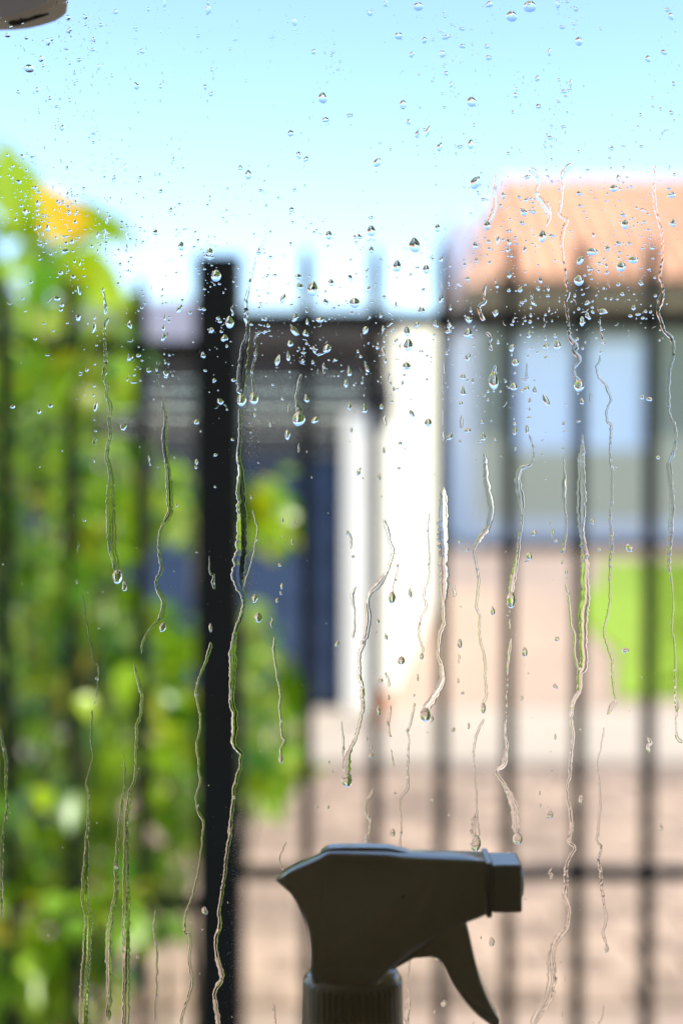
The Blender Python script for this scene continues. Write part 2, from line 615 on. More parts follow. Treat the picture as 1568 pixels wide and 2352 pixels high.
def panel(label, xs, x0, x1, ytop, tips, ylow):
    t = thing('steel_fence', label, 'fence', ((x0 + x1) / 2, YF, 0), 'black steel fence panels')
    l = t.location
    zt, zl = Z(ytop, YF), Z(ylow, YF)
    for z in (zt, zl):
        hh = 0.011 if z == zt else 0.0075
        obj('rail', box(x0 - l.x, x1 - l.x, -0.018, 0.018, z - hh, z + hh, 0.002), M['black'], t)
    for x, tp in zip(xs, tips):
        xx = X(x, YF) - l.x
        ztip = Z(tp, YF)
        s = 0.0092
        bm = box(xx - s, xx + s, -0.0175 - 2 * s, -0.0185 + 0.0, 0.06, ztip - 0.03, 0.001)
        # pinched, rounded tip
        bm2 = box(xx - s, xx + s, -0.0175 - 2 * s, -0.0185, ztip - 0.0295, ztip, 0.0)
        for v_ in bm2.verts:
            if v_.co.z > ztip - 0.001:
                v_.co.x = xx + (v_.co.x - xx) * 0.45
                v_.co.y = -0.0185 - s + (v_.co.y + 0.0185 + s) * 0.5
        tmp = bpy.data.meshes.new('tmp')
        bm2.to_mesh(tmp)
        bm2.free()
        bm.from_mesh(tmp)
        bpy.data.meshes.remove(tmp)
        obj('bar', bm, M['black'], t)
    return t


panel('black steel fence panel with the leafy creeper growing through it', [-285, -132, 22, 172, 330], X(-420, YF), X(455, YF), 800, [640, 640, 645, 640, 640], 2075)
panel('black steel fence panel standing before the sunny driveway', [705, 860, 1012, 1165, 1324, 1484, 1642, 1800], X(552, YF), X(1900, YF), 737, [575, 572, 565, 560, 562, 560, 560, 560], 2004)

# ------------------------------------------------------------------ creeper
def leaf_mesh(name, ln, wd, m, fold=0.25, curl=0.2, seed=0, tone=0.0):
    r = random.Random(seed)
    me = bpy.data.meshes.new(name)
    n = 5
    vs, fs = [], []
    for i in range(n + 1):
        t = i / n
        hw = wd / 2 * (math.sin(math.pi * min(1, t * 1.02) ** 0.75)) * (1 + r.uniform(-.06, .06))
        zc = -curl * ln * t * t
        vs += [(-hw, t * ln, zc + fold * hw), (0, t * ln, zc), (hw, t * ln, zc + fold * hw)]
    for i in range(n):
        a = i * 3
        fs += [(a, a + 1, a + 4, a + 3), (a + 1, a + 2, a + 5, a + 4)]
    me.from_pydata(vs, [], fs)
    at_ = me.attributes.new("tone", 'FLOAT', 'POINT')
    for d_ in at_.data:
        d_.value = tone
    me.materials.append(m)
    for p in me.polygons:
        p.use_smooth = True
    return me


LM = [leaf_mesh('leaf', rnd.uniform(.048, .07), rnd.uniform(.036, .052), M['leaf'], seed=i, curl=rnd.uniform(.05, .4)) for i in range(6)]
blobs = [  # cx, cy, rx, ry, weight
    (40, 620, 110, 130, 5), (150, 640, 130, 110, 5), (60, 850, 130, 180, 10), (230, 800, 90, 150, 7),
    (80, 1150, 140, 200, 12), (250, 1130, 110, 140, 8), (390, 1130, 90, 90, 5), (60, 1450, 120, 200, 10), (200, 1400, 120, 110, 7),
    (350, 1460, 130, 90, 8), (120, 1750, 160, 220, 14), (320, 1650, 140, 160, 11), (430, 1600, 70, 200, 6), (330, 1880, 130, 150, 9),
    (70, 2060, 150, 180, 17), (300, 2080, 110, 100, 4), (420, 1830, 80, 120, 4), (60, 2290, 120, 120, 17), (190, 2230, 90, 120, 5), (200, 1950, 130, 150, 8),
    (615, 1175, 78, 90, 5), (610, 1560, 70, 100, 7), (620, 1700, 70, 110, 7), (600, 1790, 90, 60, 3), (590, 1430, 40, 60, 1)]
gaps = [(400, 1290, 75, 55), (215, 1520, 30, 50), (230, 690, 50, 35), (20, 1010, 25, 60), (420, 1990, 60, 40), (215, 2260, 60, 70), (430, 1400, 50, 35)]
tot = sum(b[4] for b in blobs)
spots = []
N = 1900
for b in blobs:
    k = int(N * b[4] / tot)
    for _ in range(k):
        for _t in range(20):
            a = rnd.uniform(0, 2 * math.pi)
            q = math.sqrt(rnd.random())
            x, y = b[0] + b[2] * q * math.cos(a), b[1] + b[3] * q * math.sin(a)
            Yv = rnd.uniform(2.26, 3.1) if rnd.random() < .8 else rnd.uniform(3.0, 3.5)
            if any(((x - g_[0]) / g_[2]) ** 2 + ((y - g_[1]) / g_[3]) ** 2 < 1 for g_ in gaps) and rnd.random() < .93:
                continue
            p = at(x, y, Yv)
            if p.z < 0.05:
                continue
            spots.append((x, y, Yv, p))
            break
# broad distribution: some out of frame to the left
for _ in range(110):
    x, y, Yv = rnd.uniform(-380, -20), rnd.uniform(560, 2300), rnd.uniform(2.3, 3.2)
    p = at(x, y, Yv)
    if p.z > .05:
        spots.append((x, y, Yv, p))
for (bx, by, rx, ry, k) in ((60, 2090, 110, 70, 24), (230, 2060, 70, 50, 14), (330, 2080, 60, 60, 12), (60, 800, 90, 50, 12), (230, 810, 50, 40, 8),
                            (130, 1500, 120, 300, 10), (330, 1650, 90, 160, 12), (40, 2260, 120, 90, 16), (90, 1800, 100, 120, 10)):
    for _ in range(int(k * .6)):
        x, y, Yv = rnd.gauss(bx, rx * .6), rnd.gauss(by, ry * .6), rnd.uniform(2.03, 2.14)
        spots.append((x, y, Yv, at(x, y, Yv)))
spots.sort(key=lambda s: (s[0] < 0, s[2]))
cr = thing('creeper', 'dense sunlit green creeper growing on the left fence panel', 'climbing plant', (X(100, 2.6), 2.6, 0))
l = cr.location


def leaf_rot():
    return Matrix.Rotation(rnd.uniform(0, 2 * math.pi), 4, 'Z') @ Matrix.Rotation(rnd.gauss(-.6, .7), 4, 'X') @ Matrix.Rotation(rnd.gauss(0, .6), 4, 'Y')


rest = bmesh.new()
tone_l = rest.verts.layers.float.new("tone")
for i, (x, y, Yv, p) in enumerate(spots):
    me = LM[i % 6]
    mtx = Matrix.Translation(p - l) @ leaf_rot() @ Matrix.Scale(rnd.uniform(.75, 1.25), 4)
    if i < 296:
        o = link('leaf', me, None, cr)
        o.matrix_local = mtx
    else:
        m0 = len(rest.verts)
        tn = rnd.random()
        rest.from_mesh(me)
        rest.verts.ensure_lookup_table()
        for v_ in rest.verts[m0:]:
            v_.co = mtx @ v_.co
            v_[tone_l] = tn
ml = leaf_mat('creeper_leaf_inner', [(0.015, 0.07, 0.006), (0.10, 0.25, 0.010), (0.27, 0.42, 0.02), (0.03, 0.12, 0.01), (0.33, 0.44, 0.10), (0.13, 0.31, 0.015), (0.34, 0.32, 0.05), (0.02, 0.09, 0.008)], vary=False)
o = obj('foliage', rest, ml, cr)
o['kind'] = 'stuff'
for i in range(11):
    x = [10, 60, 120, 180, 250, 300, 360, 420, 230, 90, 600][i]
    Yv = rnd.uniform(2.4, 2.9)
    path = []
    x0 = x if i != 10 else 470
    for k in range(9):
        y = 2500 - k * (rnd.uniform(150, 220) if i != 10 else 130)
        path.append(at(x0 + 30 * math.sin(k * .9 + i) + (k * 17 if i == 10 else 0), y, Yv + .05 * math.sin(k + i)) - l)
    path[0].z = 0.0
    obj('stem', tube(path, 0.008, 0.003), M['bark'], cr, smooth=True)

# young shoot with big lime leaves and a yellow leaf over the top of the creeper
sh = thing('vine_shoot', 'lime green vine shoot with one yellow leaf rising above the creeper', 'shoot', at(110, 640, 2.45))
l = sh.location
obj('stem', tube([at(x_, y_, 2.45) - l for x_, y_ in ((160, 760), (130, 640), (100, 560), (60, 480), (20, 390), (-20, 320))], 0.004, 0.002), M['bark'], sh, smooth=True)


def big_leaf(p0, p1, wd, m, Yv=2.4, roll=0.0, curl=.1):
    a, b = at(*p0, Yv), at(*p1, Yv)
    ln = (b - a).length
    me = leaf_mesh('leaf', ln, wd, m, fold=.15, curl=curl, seed=int(p0[0]))
    dirv = (b - a).normalized()
    fac = Vector((0.25, -1, 0.35)).normalized()
    zax = (fac - dirv * fac.dot(dirv)).normalized()
    xax = dirv.cross(zax)
    mt = Matrix((xax, dirv, zax)).transposed().to_4x4()
    o = link('leaf', me, None, sh)
    o.matrix_local = Matrix.Translation(a - l) @ mt @ Matrix.Rotation(roll, 4, 'Y')
    return o


big_leaf((85, 570), (5, 300), 0.095, M['lime'])
big_leaf((60, 500), (-60, 330), 0.07, M['lime'], 2.42)
big_leaf((120, 545), (40, 380), 0.05, M['lime'], 2.44)
y_ = big_leaf((180, 570), (95, 410), 0.078, M['yellow'], 2.38)
y_['label'] = 'orange yellow leaf'
y_ = big_leaf((215, 540), (110, 440), 0.055, M['yellow'], 2.41)
y_['label'] = 'orange yellow leaf'
big_leaf((120, 470), (325, 560), 0.06, M['lime'], 2.4, roll=.3)
big_leaf((170, 520), (310, 500), 0.03, M['lime'], 2.43)
big_leaf((150, 600), (305, 690), 0.10, M['lime'], 2.5, curl=.3)
big_leaf((150, 640), (240, 560), 0.06, M['lime'], 2.48)
big_leaf((60, 610), (190, 680), 0.06, M['lime'], 2.5)

# darker hedge behind the creeper, to the left
HM = [leaf_mesh('hedge_leaf', .09, .06, M['hedge'], seed=i + 50) for i in range(3)]
hg = thing('hedge', 'dark green hedge behind the creeper at the far left', 'hedge', (X(-40, 4.6), 4.6, 0))
l = hg.location
rest = bmesh.new()
tone_l = rest.verts.layers.float.new("tone")
n = 0
while n < 2300:
    x, y, Yv = rnd.uniform(-700, 330), rnd.uniform(560, 2100), rnd.uniform(4.0, 5.2)
    top = 640 + 90 * math.sin(x * .02) + max(0, x - 130) * 1.6
    if y < top or (x > 200 and rnd.random() < (x - 200) / 130):
        continue
    p = at(x, y, Yv)
    if p.z < 0.05:
        continue
    m0 = len(rest.verts)
    tn = rnd.random()
    rest.from_mesh(HM[n % 3])
    rest.verts.ensure_lookup_table()
    mtx = Matrix.Translation(p - l) @ leaf_rot() @ Matrix.Scale(rnd.uniform(.8, 1.4), 4)
    for v_ in rest.verts[m0:]:
        v_.co = mtx @ v_.co
        v_[tone_l] = tn
    n += 1
mh = leaf_mat('hedge_leaf_mass', [(0.012, 0.035, 0.010), (0.02, 0.06, 0.01), (0.06, 0.12, 0.02), (0.018, 0.05, 0.012)], .3, .5, vary=False)
o = obj('foliage', rest, mh, hg)
o['kind'] = 'stuff'
for i in range(5):
    xx = rnd.uniform(-1.2, .2)
    obj('stem', tube([(xx, .0, 0), (xx + .1, .1, .5), (xx + .05, 0, 1.2)], .02, .008), M['bark'], hg, smooth=True)

# ------------------------------------------------------------------ the room and the window
ZS = 0.895
WX, WZ1 = 0.62, 1.95
RX, RY, RZ = 1.9, -3.2, 2.55
struct('room_floor', box(-RX, RX, RY, 0.40, -0.02, 0.0), M['roomfloor'])
struct('room_ceiling', box(-RX, RX, RY, 0.40, RZ, RZ + .1), M['room'])
struct('room_wall', box(-RX - .1, -RX, RY, 0.40, 0, RZ), M['room'])
struct('room_wall', box(RX, RX + .1, RY, 0.40, 0, RZ), M['room'])
struct('room_wall', box(-RX - .1, RX + .1, RY - .1, RY, 0, RZ), M['room'])
bm = box(-RX - .1, -WX, 0.40, 0.60, -0.01, RZ + .1)
box(WX, RX + .1, 0.40, 0.60, -0.01, RZ + .1, bm=bm)
box(-WX, WX, 0.40, 0.60, -0.01, ZS - .03, bm=bm)
box(-WX, WX, 0.40, 0.60, WZ1, RZ + .1, bm=bm)
struct('window_wall', bm, M['room'])
struct('window_sill', box(-WX, WX, 0.30, 0.4585, ZS - .03, ZS, 0.003), M['sill'])
struct('sun_block_eaves', box(-6, 6, 0.60, 1.25, 2.45, 2.55), M['soffit'])  # unseen overhang added to keep the sun off the bottle

GY = 0.470
wd = thing('window', 'large clear window pane wet with drops, in a pale frame', 'window', (0, GY, ZS))
l = wd.location
t = .045
for a in ((-WX, WX, ZS + .001, ZS + t), (-WX, WX, WZ1 - t, WZ1), (-WX, -WX + t, ZS + t + .001, WZ1 - t - .001), (WX - t, WX, ZS + t + .001, WZ1 - t - .001)):
    obj('frame', rel(wd, a[0], a[1], .46, .495, a[2], a[3], .003), M['sill'], wd)
obj('glass', rel(wd, -WX + t, WX - t, GY, GY + .004, ZS + t, WZ1 - t), M['glass'], wd)

# ------------------------------------------------------------------ cream fitting outside, top left
YT = 0.482
ft = thing('plastic_housing', 'aged cream plastic housing with a dark seal groove outside the top left glass', 'window fitting', at(40, 0, YT))
l = ft.location


def shape(pts, y0, y1, bev=0.0, seg=3, smooth=True):
    """solid of an outline given on the grid at depth y0, extruded back to y1"""
    bm = bmesh.new()
    f = bm.faces.new([bm.verts.new(Vector((p[0], y0, p[1]))) for p in pts])
    r = bmesh.ops.extrude_face_region(bm, geom=[f])
    for v_ in r['geom']:
        if isinstance(v_, bmesh.types.BMVert):
            v_.co.y = y1
    bmesh.ops.recalc_face_normals(bm, faces=bm.faces)
    if bev:
        es = [e for e in bm.edges if e.calc_face_angle(0) > .6]
        bmesh.ops.bevel(bm, geom=es, offset=bev, segments=seg, affect='EDGES', profile=.5, clamp_overlap=True)
    return bm


def gp(pts, Yv, org):
    return [((at(x, y, Yv) - org).x, (at(x, y, Yv) - org).z) for x, y in pts]


pf, pn = at(0, 71, .536), at(0, -60, .480)
pdir = (pn - pf).normalized()
pnor = Vector((1, 0, 0)).cross(pdir).normalized()
if pnor.z > 0:
    pnor = -pnor


def on_plane(x, y):
    q = at(x, y, 1.0) - Vector((0, 0, CAM_Z))
    c = Vector((0, 0, CAM_Z))
    t_ = (pf - c).dot(pnor) / q.dot(pnor)
    return c + q * t_ - l


def plate(pts, a, b_, bev=0.0, seg=2):
    bm = bmesh.new()
    f = bm.faces.new([bm.verts.new(on_plane(*p) + pnor * a) for p in pts])
    r = bmesh.ops.extrude_face_region(bm, geom=[f])
    bmesh.ops.translate(bm, verts=[v_ for v_ in r['geom'] if isinstance(v_, bmesh.types.BMVert)], vec=pnor * (b_ - a))
    bmesh.ops.recalc_face_normals(bm, faces=bm.faces)
    if bev:
        es = [e for e in bm.edges if e.calc_face_angle(0) > .6]
        bmesh.ops.bevel(bm, geom=es, offset=bev, segments=seg, affect='EDGES', profile=.5, clamp_overlap=True)
    return bm


outer = [(-200, 62), (-60, 71), (0, 71), (40, 69.5), (70, 66), (100, 59), (128, 50), (146, 39), (154, 30), (156, 12), (155, -10), (150, -58), (-200, -58)]
obj('body', plate(outer, 0.0, -.03, .0006), M['fitting'], ft)
inner = [(-190, 52), (-60, 49), (0, 45), (40, 37), (80, 28), (110, 20), (128, 9), (136, -6), (138, -50), (-190, -50)]
obj('seal', plate(inner, .0004, -.0001), M['groove'], ft)
lens = [(x - 3, y - 7) for x, y in inner]
obj('cover', plate(lens, .0022, .00045, .0005, 3), mat('cover_plastic', (0.66, 0.54, 0.40), .5, noise_scale=60, noise_amt=.15), ft, smooth=True)
lens2 = [(-180, 26), (-60, 27), (0, 24), (40, 14), (85, -1), (112, -14), (114, -44), (-180, -44)]
obj('diffuser', plate(lens2, .0030, .0023, .0003, 3), mat('diffuser_plastic', (0.55, 0.52, 0.55), .45), ft, smooth=True)
st = [(20, 50), (28, 46), (44, 45), (47, 46), (45, 37), (48, 37), (50, 43), (66, 41), (84, 34), (104, 31), (112, 29), (113, 32), (100, 37), (80, 44), (62, 50), (45, 57), (28, 58), (22, 55)]
obj('grime_mark', plate(st, .00025, .00005), M['grime'], ft)

# ------------------------------------------------------------------ spray bottle on the sill
YB = 0.420


def zb(x, y):
    return (620 + x * .3808, 1923.5 + y * .3808)


org = at(*zb(500, 800), YB)
org.y = YB
sp = thing('spray_bottle', 'dark spray bottle with trigger head and ribbed collar standing before the wet glass', 'spray bottle', (org.x, YB, ZS + .0005))
O = Vector((org.x, YB, ZS + .0005))


def prof(pts):
    return gp([zb(*p) for p in pts], YB, O)


def smooth_closed(pts, n=4, keep=()):
    out = []
    m = len(pts)
    for i in range(m):
        p0, p1, p2, p3 = [Vector((*pts[(i + k) % m], 0)) for k in (-1, 0, 1, 2)]
        if i in keep or (i + 1) % m in keep:
            out.append(pts[i])
            continue
        for k in range(n):
            t = k / n
            q = 0.5 * ((2 * p1) + (-p0 + p2) * t + (2 * p0 - 5 * p1 + 4 * p2 - p3) * t * t + (-p0 + 3 * p1 - 3 * p2 + p3) * t ** 3)
            out.append((q.x, q.y))
    return out


def solid(pts, hw, bev, fn=None, seg=3):
    bm = bmesh.new()
    f = bm.faces.new([bm.verts.new((x, -hw, z)) for x, z in pts])
    r = bmesh.ops.extrude_face_region(bm, geom=[f])
    for v_ in r['geom']:
        if isinstance(v_, bmesh.types.BMVert):
            v_.co.y = hw
    bmesh.ops.recalc_face_normals(bm, faces=bm.faces)
    if bev:
        es = [e for e in bm.edges if abs(e.verts[0].co.y - e.verts[1].co.y) < 1e-7]
        bmesh.ops.bevel(bm, geom=es, offset=bev, segments=seg, affect='EDGES', profile=.6, clamp_overlap=True)
    if fn:
        for v_ in bm.verts:
            fn(v_)
    return bm


head = [(38, 246), (120, 192), (220, 146), (300, 108), (340, 84), (380, 78), (520, 77), (700, 80), (800, 92), (950, 100), (1150, 107), (1287, 112),
        (1287, 404), (1240, 424), (1140, 458), (1040, 495), (900, 570), (800, 645), (720, 712), (650, 780), (600, 830), (262, 830), (243, 760), (246, 690), (244, 600), (228, 500), (190, 410), (130, 320)]
hp = smooth_closed(head, 3, keep=(0, 11, 12, 20, 21))
hp = prof(hp)
ztop = max(p[1] for p in hp)
zbot = min(p[1] for p in hp)
xl = min(p[0] for p in hp)


def head_fn(v_):
    t = (v_.co.z - zbot) / (ztop - zbot)
    k = 1.0 - 0.62 * max(0, (t - .35) / .65) ** 1.1
    # pinch towards the pointed rear
    u = (v_.co.x - xl) / .03
    k *= 0.25 + 0.75 * min(1, max(0, u)) ** .6
    v_.co.y *= k


HW = .0125
hd = obj('trigger_head', solid(hp, HW, .0016, head_fn), M['plastic'], sp)
for p in hd.data.polygons:
    p.use_smooth = len(p.vertices) < 5
# raised upper ridge on the far side of the head
rg = prof(smooth_closed([(300, 110), (350, 62), (500, 55), (700, 58), (800, 78), (860, 96), (800, 112), (400, 118)], 3))
bm = solid(rg, .0024, .0006)
for v_ in bm.verts:
    v_.co.y += .0026
    v_.co.z -= .0004
obj('top_ridge', bm, M['plastic'], sp)
bm = bmesh.new()
bmesh.ops.create_cone(bm, cap_ends=True, segments=16, radius1=.0004, radius2=.0003, depth=.0002)
bmesh.ops.rotate(bm, verts=bm.verts, cent=(0, 0, 0), matrix=Matrix.Rotation(R(90), 3, 'X'))
pm_ = prof([(795, 305)])[0]
tt = (pm_[1] - zbot) / (ztop - zbot)
bmesh.ops.translate(bm, verts=bm.verts, vec=(pm_[0], -HW * (1.0 - 0.62 * max(0, (tt - .35) / .65) ** 1.1) - .0001, pm_[1]))
obj('pivot_pin', bm, M['groove'], sp)
# nozzle
a, b = prof([(1325, 128), (1500, 412)])
bm = box(a[0], b[0], -.0072, .0072, b[1], a[1], .0007, 3)
for v_ in bm.verts:
    if v_.co.x > b[0] - .0012:
        v_.co.y *= .95
nz = obj('nozzle_cap', bm, M['plastic2'], sp)
for p in nz.data.polygons:
    p.use_smooth = False
a2, b2 = prof([(1287, 108), (1325, 434)])
obj('nozzle_flange', box(a2[0] + .00005, a[0] - .00005, -.0082, .0082, b2[1], a2[1], .0005, 2), M['plastic2'], sp)
a3, b3 = prof([(1500, 185), (1508, 360)])
bm = bmesh.new()
bmesh.ops.create_cone(bm, cap_ends=True, segments=28, radius1=.0048, radius2=.0040, depth=.0009)
bmesh.ops.rotate(bm, verts=bm.verts, cent=(0, 0, 0), matrix=Matrix.Rotation(R(90), 3, 'Y'))
bmesh.ops.translate(bm, verts=bm.verts, vec=(b[0] + .0004, 0, (a[1] + b[1]) / 2))
obj('nozzle_tip', bm, M['plastic2'], sp)
# trigger
trg = [(1120, 440), (1160, 462), (1185, 515), (1203, 600), (1228, 710), (1262, 830), (1310, 945), (1350, 1025), (1376, 1070), (1366, 1125), (1335, 1112), (1250, 1040), (1160, 938), (1090, 838),
       (1042, 742), (1010, 697), (962, 678), (862, 686), (735, 756), (690, 740), (760, 670), (870, 590), (1000, 500)]
tp = prof(smooth_closed(trg, 3, keep=(9, 10, 17, 18)))
zt0 = max(p[1] for p in tp)
zt1 = min(p[1] for p in tp)


def trig_fn(v_):
    t = (zt0 - v_.co.z) / (zt0 - zt1)
    v_.co.y *= .85 + .35 * math.sin(math.pi * min(1, t * .9)) - .25 * max(0, t - .8) / .2


tr = obj('trigger', solid(tp, .0058, .0016, trig_fn), M['plastic'], sp, smooth=True)
# collar
cz = prof([(500, 806)])[0][1]
bm = bmesh.new()
NRB = 44
seg = NRB * 6
rad = .01435
rings = []
for (rr, dz, rib) in ((.0085, .0004, 0), (.0105, .0004, 0), (.0128, .0001, 0), (.01365, -.0006, 0), (.0139, -.0014, .0), (.0141, -.0024, 1), (.0143, -.012, 1), (.0147, -.024, 1), (.0146, -.026, 0)):
    ring = []
    for k in range(seg):
        a_ = 2 * math.pi * k / seg
        dr_ = .0006 * rib * (1 if (k % 6) in (0, 1, 2) else -1)
        ring.append(bm.verts.new(((rr + dr_) * math.cos(a_), (rr + dr_) * math.sin(a_), cz + dz)))
    rings.append(ring)
for a_, b_ in zip(rings, rings[1:]):
    for k in range(seg):
        bm.faces.new((a_[k], b_[k], b_[(k + 1) % seg], a_[(k + 1) % seg]))
bm.faces.new(rings[0])
bm.faces.new(rings[-1][::-1])
bmesh.ops.recalc_face_normals(bm, faces=bm.faces)
cxo = prof([(501, 0)])[0][0]
for v_ in bm.verts:
    v_.co.x += cxo
obj('ribbed_collar', bm, M['plastic'], sp)
# bottle body below the collar
bm = bmesh.new()
H0 = cz - .0265
bp = [(.0, .0), (.030, .0), (.034, .004), (.034, H0 * .62), (.031, H0 * .78), (.020, H0 * .92), (.0125, H0 * .97), (.0125, H0)]
rings = [[bm.verts.new((cxo + r_ * math.cos(2 * math.pi * k / 40), r_ * math.sin(2 * math.pi * k / 40), z_)) for k in range(40)] for r_, z_ in bp[1:]]
for a_, b_ in zip(rings, rings[1:]):
    for k in range(40):
        bm.faces.new((a_[k], a_[(k + 1) % 40], b_[(k + 1) % 40], b_[k]))
bm.faces.new(rings[0][::-1])
bm.faces.new(rings[-1])
obj('bottle', bm, M['bottle'], sp, smooth=True)

# ------------------------------------------------------------------ water on the glass

GF = GY - 0.00003          # front face of the glass
PX = GY / F                # metres per grid unit on the glass


def gpt(x, y):
    p = at(x, y, GY)
    return p.x, p.z


NB = [0]


def face_depth():
    """each body of water sits a hair's breadth apart so that no two backs share a plane"""
    NB[0] += 1
    return GF - ((NB[0] * 0.618034) % 1.0) * 0.00006


class Buf:
    def __init__(s):
        s.v, s.f, s.sm, s.sharp = [], [], [], []


def drop_geo(B, cx, cy, w_, h_, tear=0.35, tilt=0.0, rough=0.06, flat=1.0, seed=0, rings=7, seg=20):
    """a bead of water: domed front towards the room, flat back against the glass"""
    GB = face_depth()
    ox, oz = gpt(cx, cy)
    w_ *= PX
    h_ *= PX
    a0 = len(B.v)
    H = 0.5 * min(w_, h_) * 0.66 * flat
    cap = 1.10
    base = math.sqrt(cap * cap - 1)
    ct, s_t = math.cos(tilt), math.sin(tilt)
    ph = seed * 1.7

    def outl(a):
        n_ = 1 + rough * (math.sin(2 * a + ph) + .6 * math.sin(3 * a + ph * 2.3) + .4 * math.sin(5 * a + ph * 3.1))
        x = math.cos(a)
        z = math.sin(a)
        if z > 0:
            x *= (1 - tear * z ** 1.3)
        return x * w_ / 2 * n_, z * h_ / 2 * n_

    for k in range(rings + 1):
        rho = math.sin(k / rings * math.pi / 2)
        hh = H * (math.sqrt(max(0, cap * cap - rho * rho)) - base) / (cap - base)
        sag = -0.16 * h_ * (1 - rho) * (1 if h_ >= w_ * .8 else .3)
        if k == 0:
            B.v.append((ox, GB - hh, oz + sag))
            continue
        for j in range(seg):
            x, z = outl(2 * math.pi * j / seg)
            x *= rho
            z = z * rho + sag
            B.v.append((ox + x * ct - z * s_t * -1, GB - hh, oz + z * ct - x * s_t))
    # smooth dome
    for j in range(seg):
        B.f.append((a0, a0 + 1 + j, a0 + 1 + (j + 1) % seg))
        B.sm.append(True)
    for k in range(1, rings):
        r0 = a0 + 1 + (k - 1) * seg
        r1 = r0 + seg
        for j in range(seg):
            B.f.append((r0 + j, r1 + j, r1 + (j + 1) % seg, r0 + (j + 1) % seg))
            B.sm.append(True)
    # separate flat back with its own rim vertices
    r1 = a0 + 1 + (rings - 1) * seg
    B.f.append(tuple(r1 + j for j in range(seg))[::-1])
    B.sm.append(False)
    for j in range(seg):
        B.sharp.append((r1 + j, r1 + (j + 1) % seg))


def catmull(pts, step):
    out = []
    n_ = len(pts)
    for i in range(n_ - 1):
        p0 = pts[max(0, i - 1)]
        p1, p2 = pts[i], pts[i + 1]
        p3 = pts[min(n_ - 1, i + 2)]
        L_ = math.hypot(p2[0] - p1[0], p2[1] - p1[1])
        m_ = max(1, int(L_ / step))
        for k in range(m_):
            t = k / m_
            out.append(tuple(0.5 * ((2 * p1[c]) + (-p0[c] + p2[c]) * t + (2 * p0[c] - 5 * p1[c] + 4 * p2[c] - p3[c]) * t * t + (-p0[c] + 3 * p1[c] - 3 * p2[c] + p3[c]) * t ** 3) for c in range(3)))
    out.append(pts[-1])
    return out


def trail_geo(B, pts, seed=0, jag=1.0):
    """a run of water following pts = (x, y, width)"""
    GB = face_depth()
    P = catmull(pts, 2.6)
    n_ = len(P)
    NS_ = 14
    a0 = len(B.v)
    for i, (x, y, w_) in enumerate(P):
        a = P[max(0, i - 2)]
        b = P[min(n_ - 1, i + 2)]
        dx, dy = b[0] - a[0], b[1] - a[1]
        L_ = math.hypot(dx, dy) or 1
        nx, ny = -dy / L_, dx / L_
        s = i * 2.6
        wob = noise.noise(Vector((s * .045, seed * 7.3, 0))) * 2.2 + noise.noise(Vector((s * .16, seed * 7.3, 5))) * 1.5
        wob *= min(1, i / 6, (n_ - 1 - i) / 6)
        wl = w_ / 2 * (1 + .38 * noise.noise(Vector((s * .12, seed * 3.1, 1))))  + jag * .5 * noise.noise(Vector((s * .2, seed, 2)))
        wr = w_ / 2 * (1 + .38 * noise.noise(Vector((s * .12, seed * 3.1, 3)))) + jag * .5 * noise.noise(Vector((s * .2, seed, 4)))
        e = min(1.0, (i + .3) / 4, (n_ - 1 - i + .3) / 4) ** .5
        wl = max(.6, wl) * e
        wr = max(.6, wr) * e
        ww = (wl + wr) / 2
        Hh = (min(ww, 3) * .28 + max(0, ww - 3) * .024) * PX * (1 + (.75 if ww < 4.5 else .15) * noise.noise(Vector((s * (.11 if ww < 4.5 else .03), seed, 6))))
        pw_ = min(9, 2.0 + max(0, ww - 1.6) * .75)
        wls, wrs = wl, wr
        for k in range(NS_ + 1):
            t = -math.cos(math.pi * k / NS_)
            off = t * (wl if t < 0 else wr)
            hh = Hh * (max(0, 1 - abs(t) ** pw_)) ** .8
            if ww > 5:      # films pull into a narrow ridge off the middle
                hh *= 1 + .7 * math.exp(-((t - .4 * math.sin(seed + s * .011)) / .22) ** 2)
            if k == 0 or k == NS_:
                off += (1 if k else -1) * e * jag * max(0, .25 * ww ** .5) * (noise.noise(Vector((s * .5, seed, 2 + k))) + .8 * abs(noise.noise(Vector((s * 1.1, seed, 9 + k)))))
            gx, gz = gpt(x + wob + nx * off, y + ny * off)
            B.v.append((gx, GB - hh if 0 < k < NS_ else GB, gz))
    c = NS_ + 1
    for i in range(n_ - 1):
        for k in range(NS_):
            q = a0 + i * c + k
            B.f.append((q, q + 1, q + 1 + c, q + c))
            B.sm.append(True)
        B.f.append((a0 + i * c, a0 + (i + 1) * c, a0 + (i + 1) * c + NS_, a0 + i * c + NS_))
        B.sm.append(False)
        B.sharp.append((a0 + i * c, a0 + (i + 1) * c))
        B.sharp.append((a0 + i * c + NS_, a0 + (i + 1) * c + NS_))
    B.f.append(tuple(a0 + k for k in range(c))[::-1])
    B.sm.append(False)
    B.f.append(tuple(a0 + (n_ - 1) * c + k for k in range(c)))
    B.sm.append(False)


def flush(B, name, parent=None, fix=True):
    me = bpy.data.meshes.new(name)
    me.from_pydata(B.v, [], B.f)
    me.polygons.foreach_set('use_smooth', B.sm)
    sh_ = set(tuple(sorted(e)) for e in B.sharp)
    bm_ = bmesh.new()
    bm_.from_mesh(me)
    for e in bm_.edges:
        if tuple(sorted((e.verts[0].index, e.verts[1].index))) in sh_:
            e.smooth = False
    bmesh.ops.recalc_face_normals(bm_, faces=bm_.faces)
    bm_.to_mesh(me)
    bm_.free()
    return link(name, me, M['water'], parent)


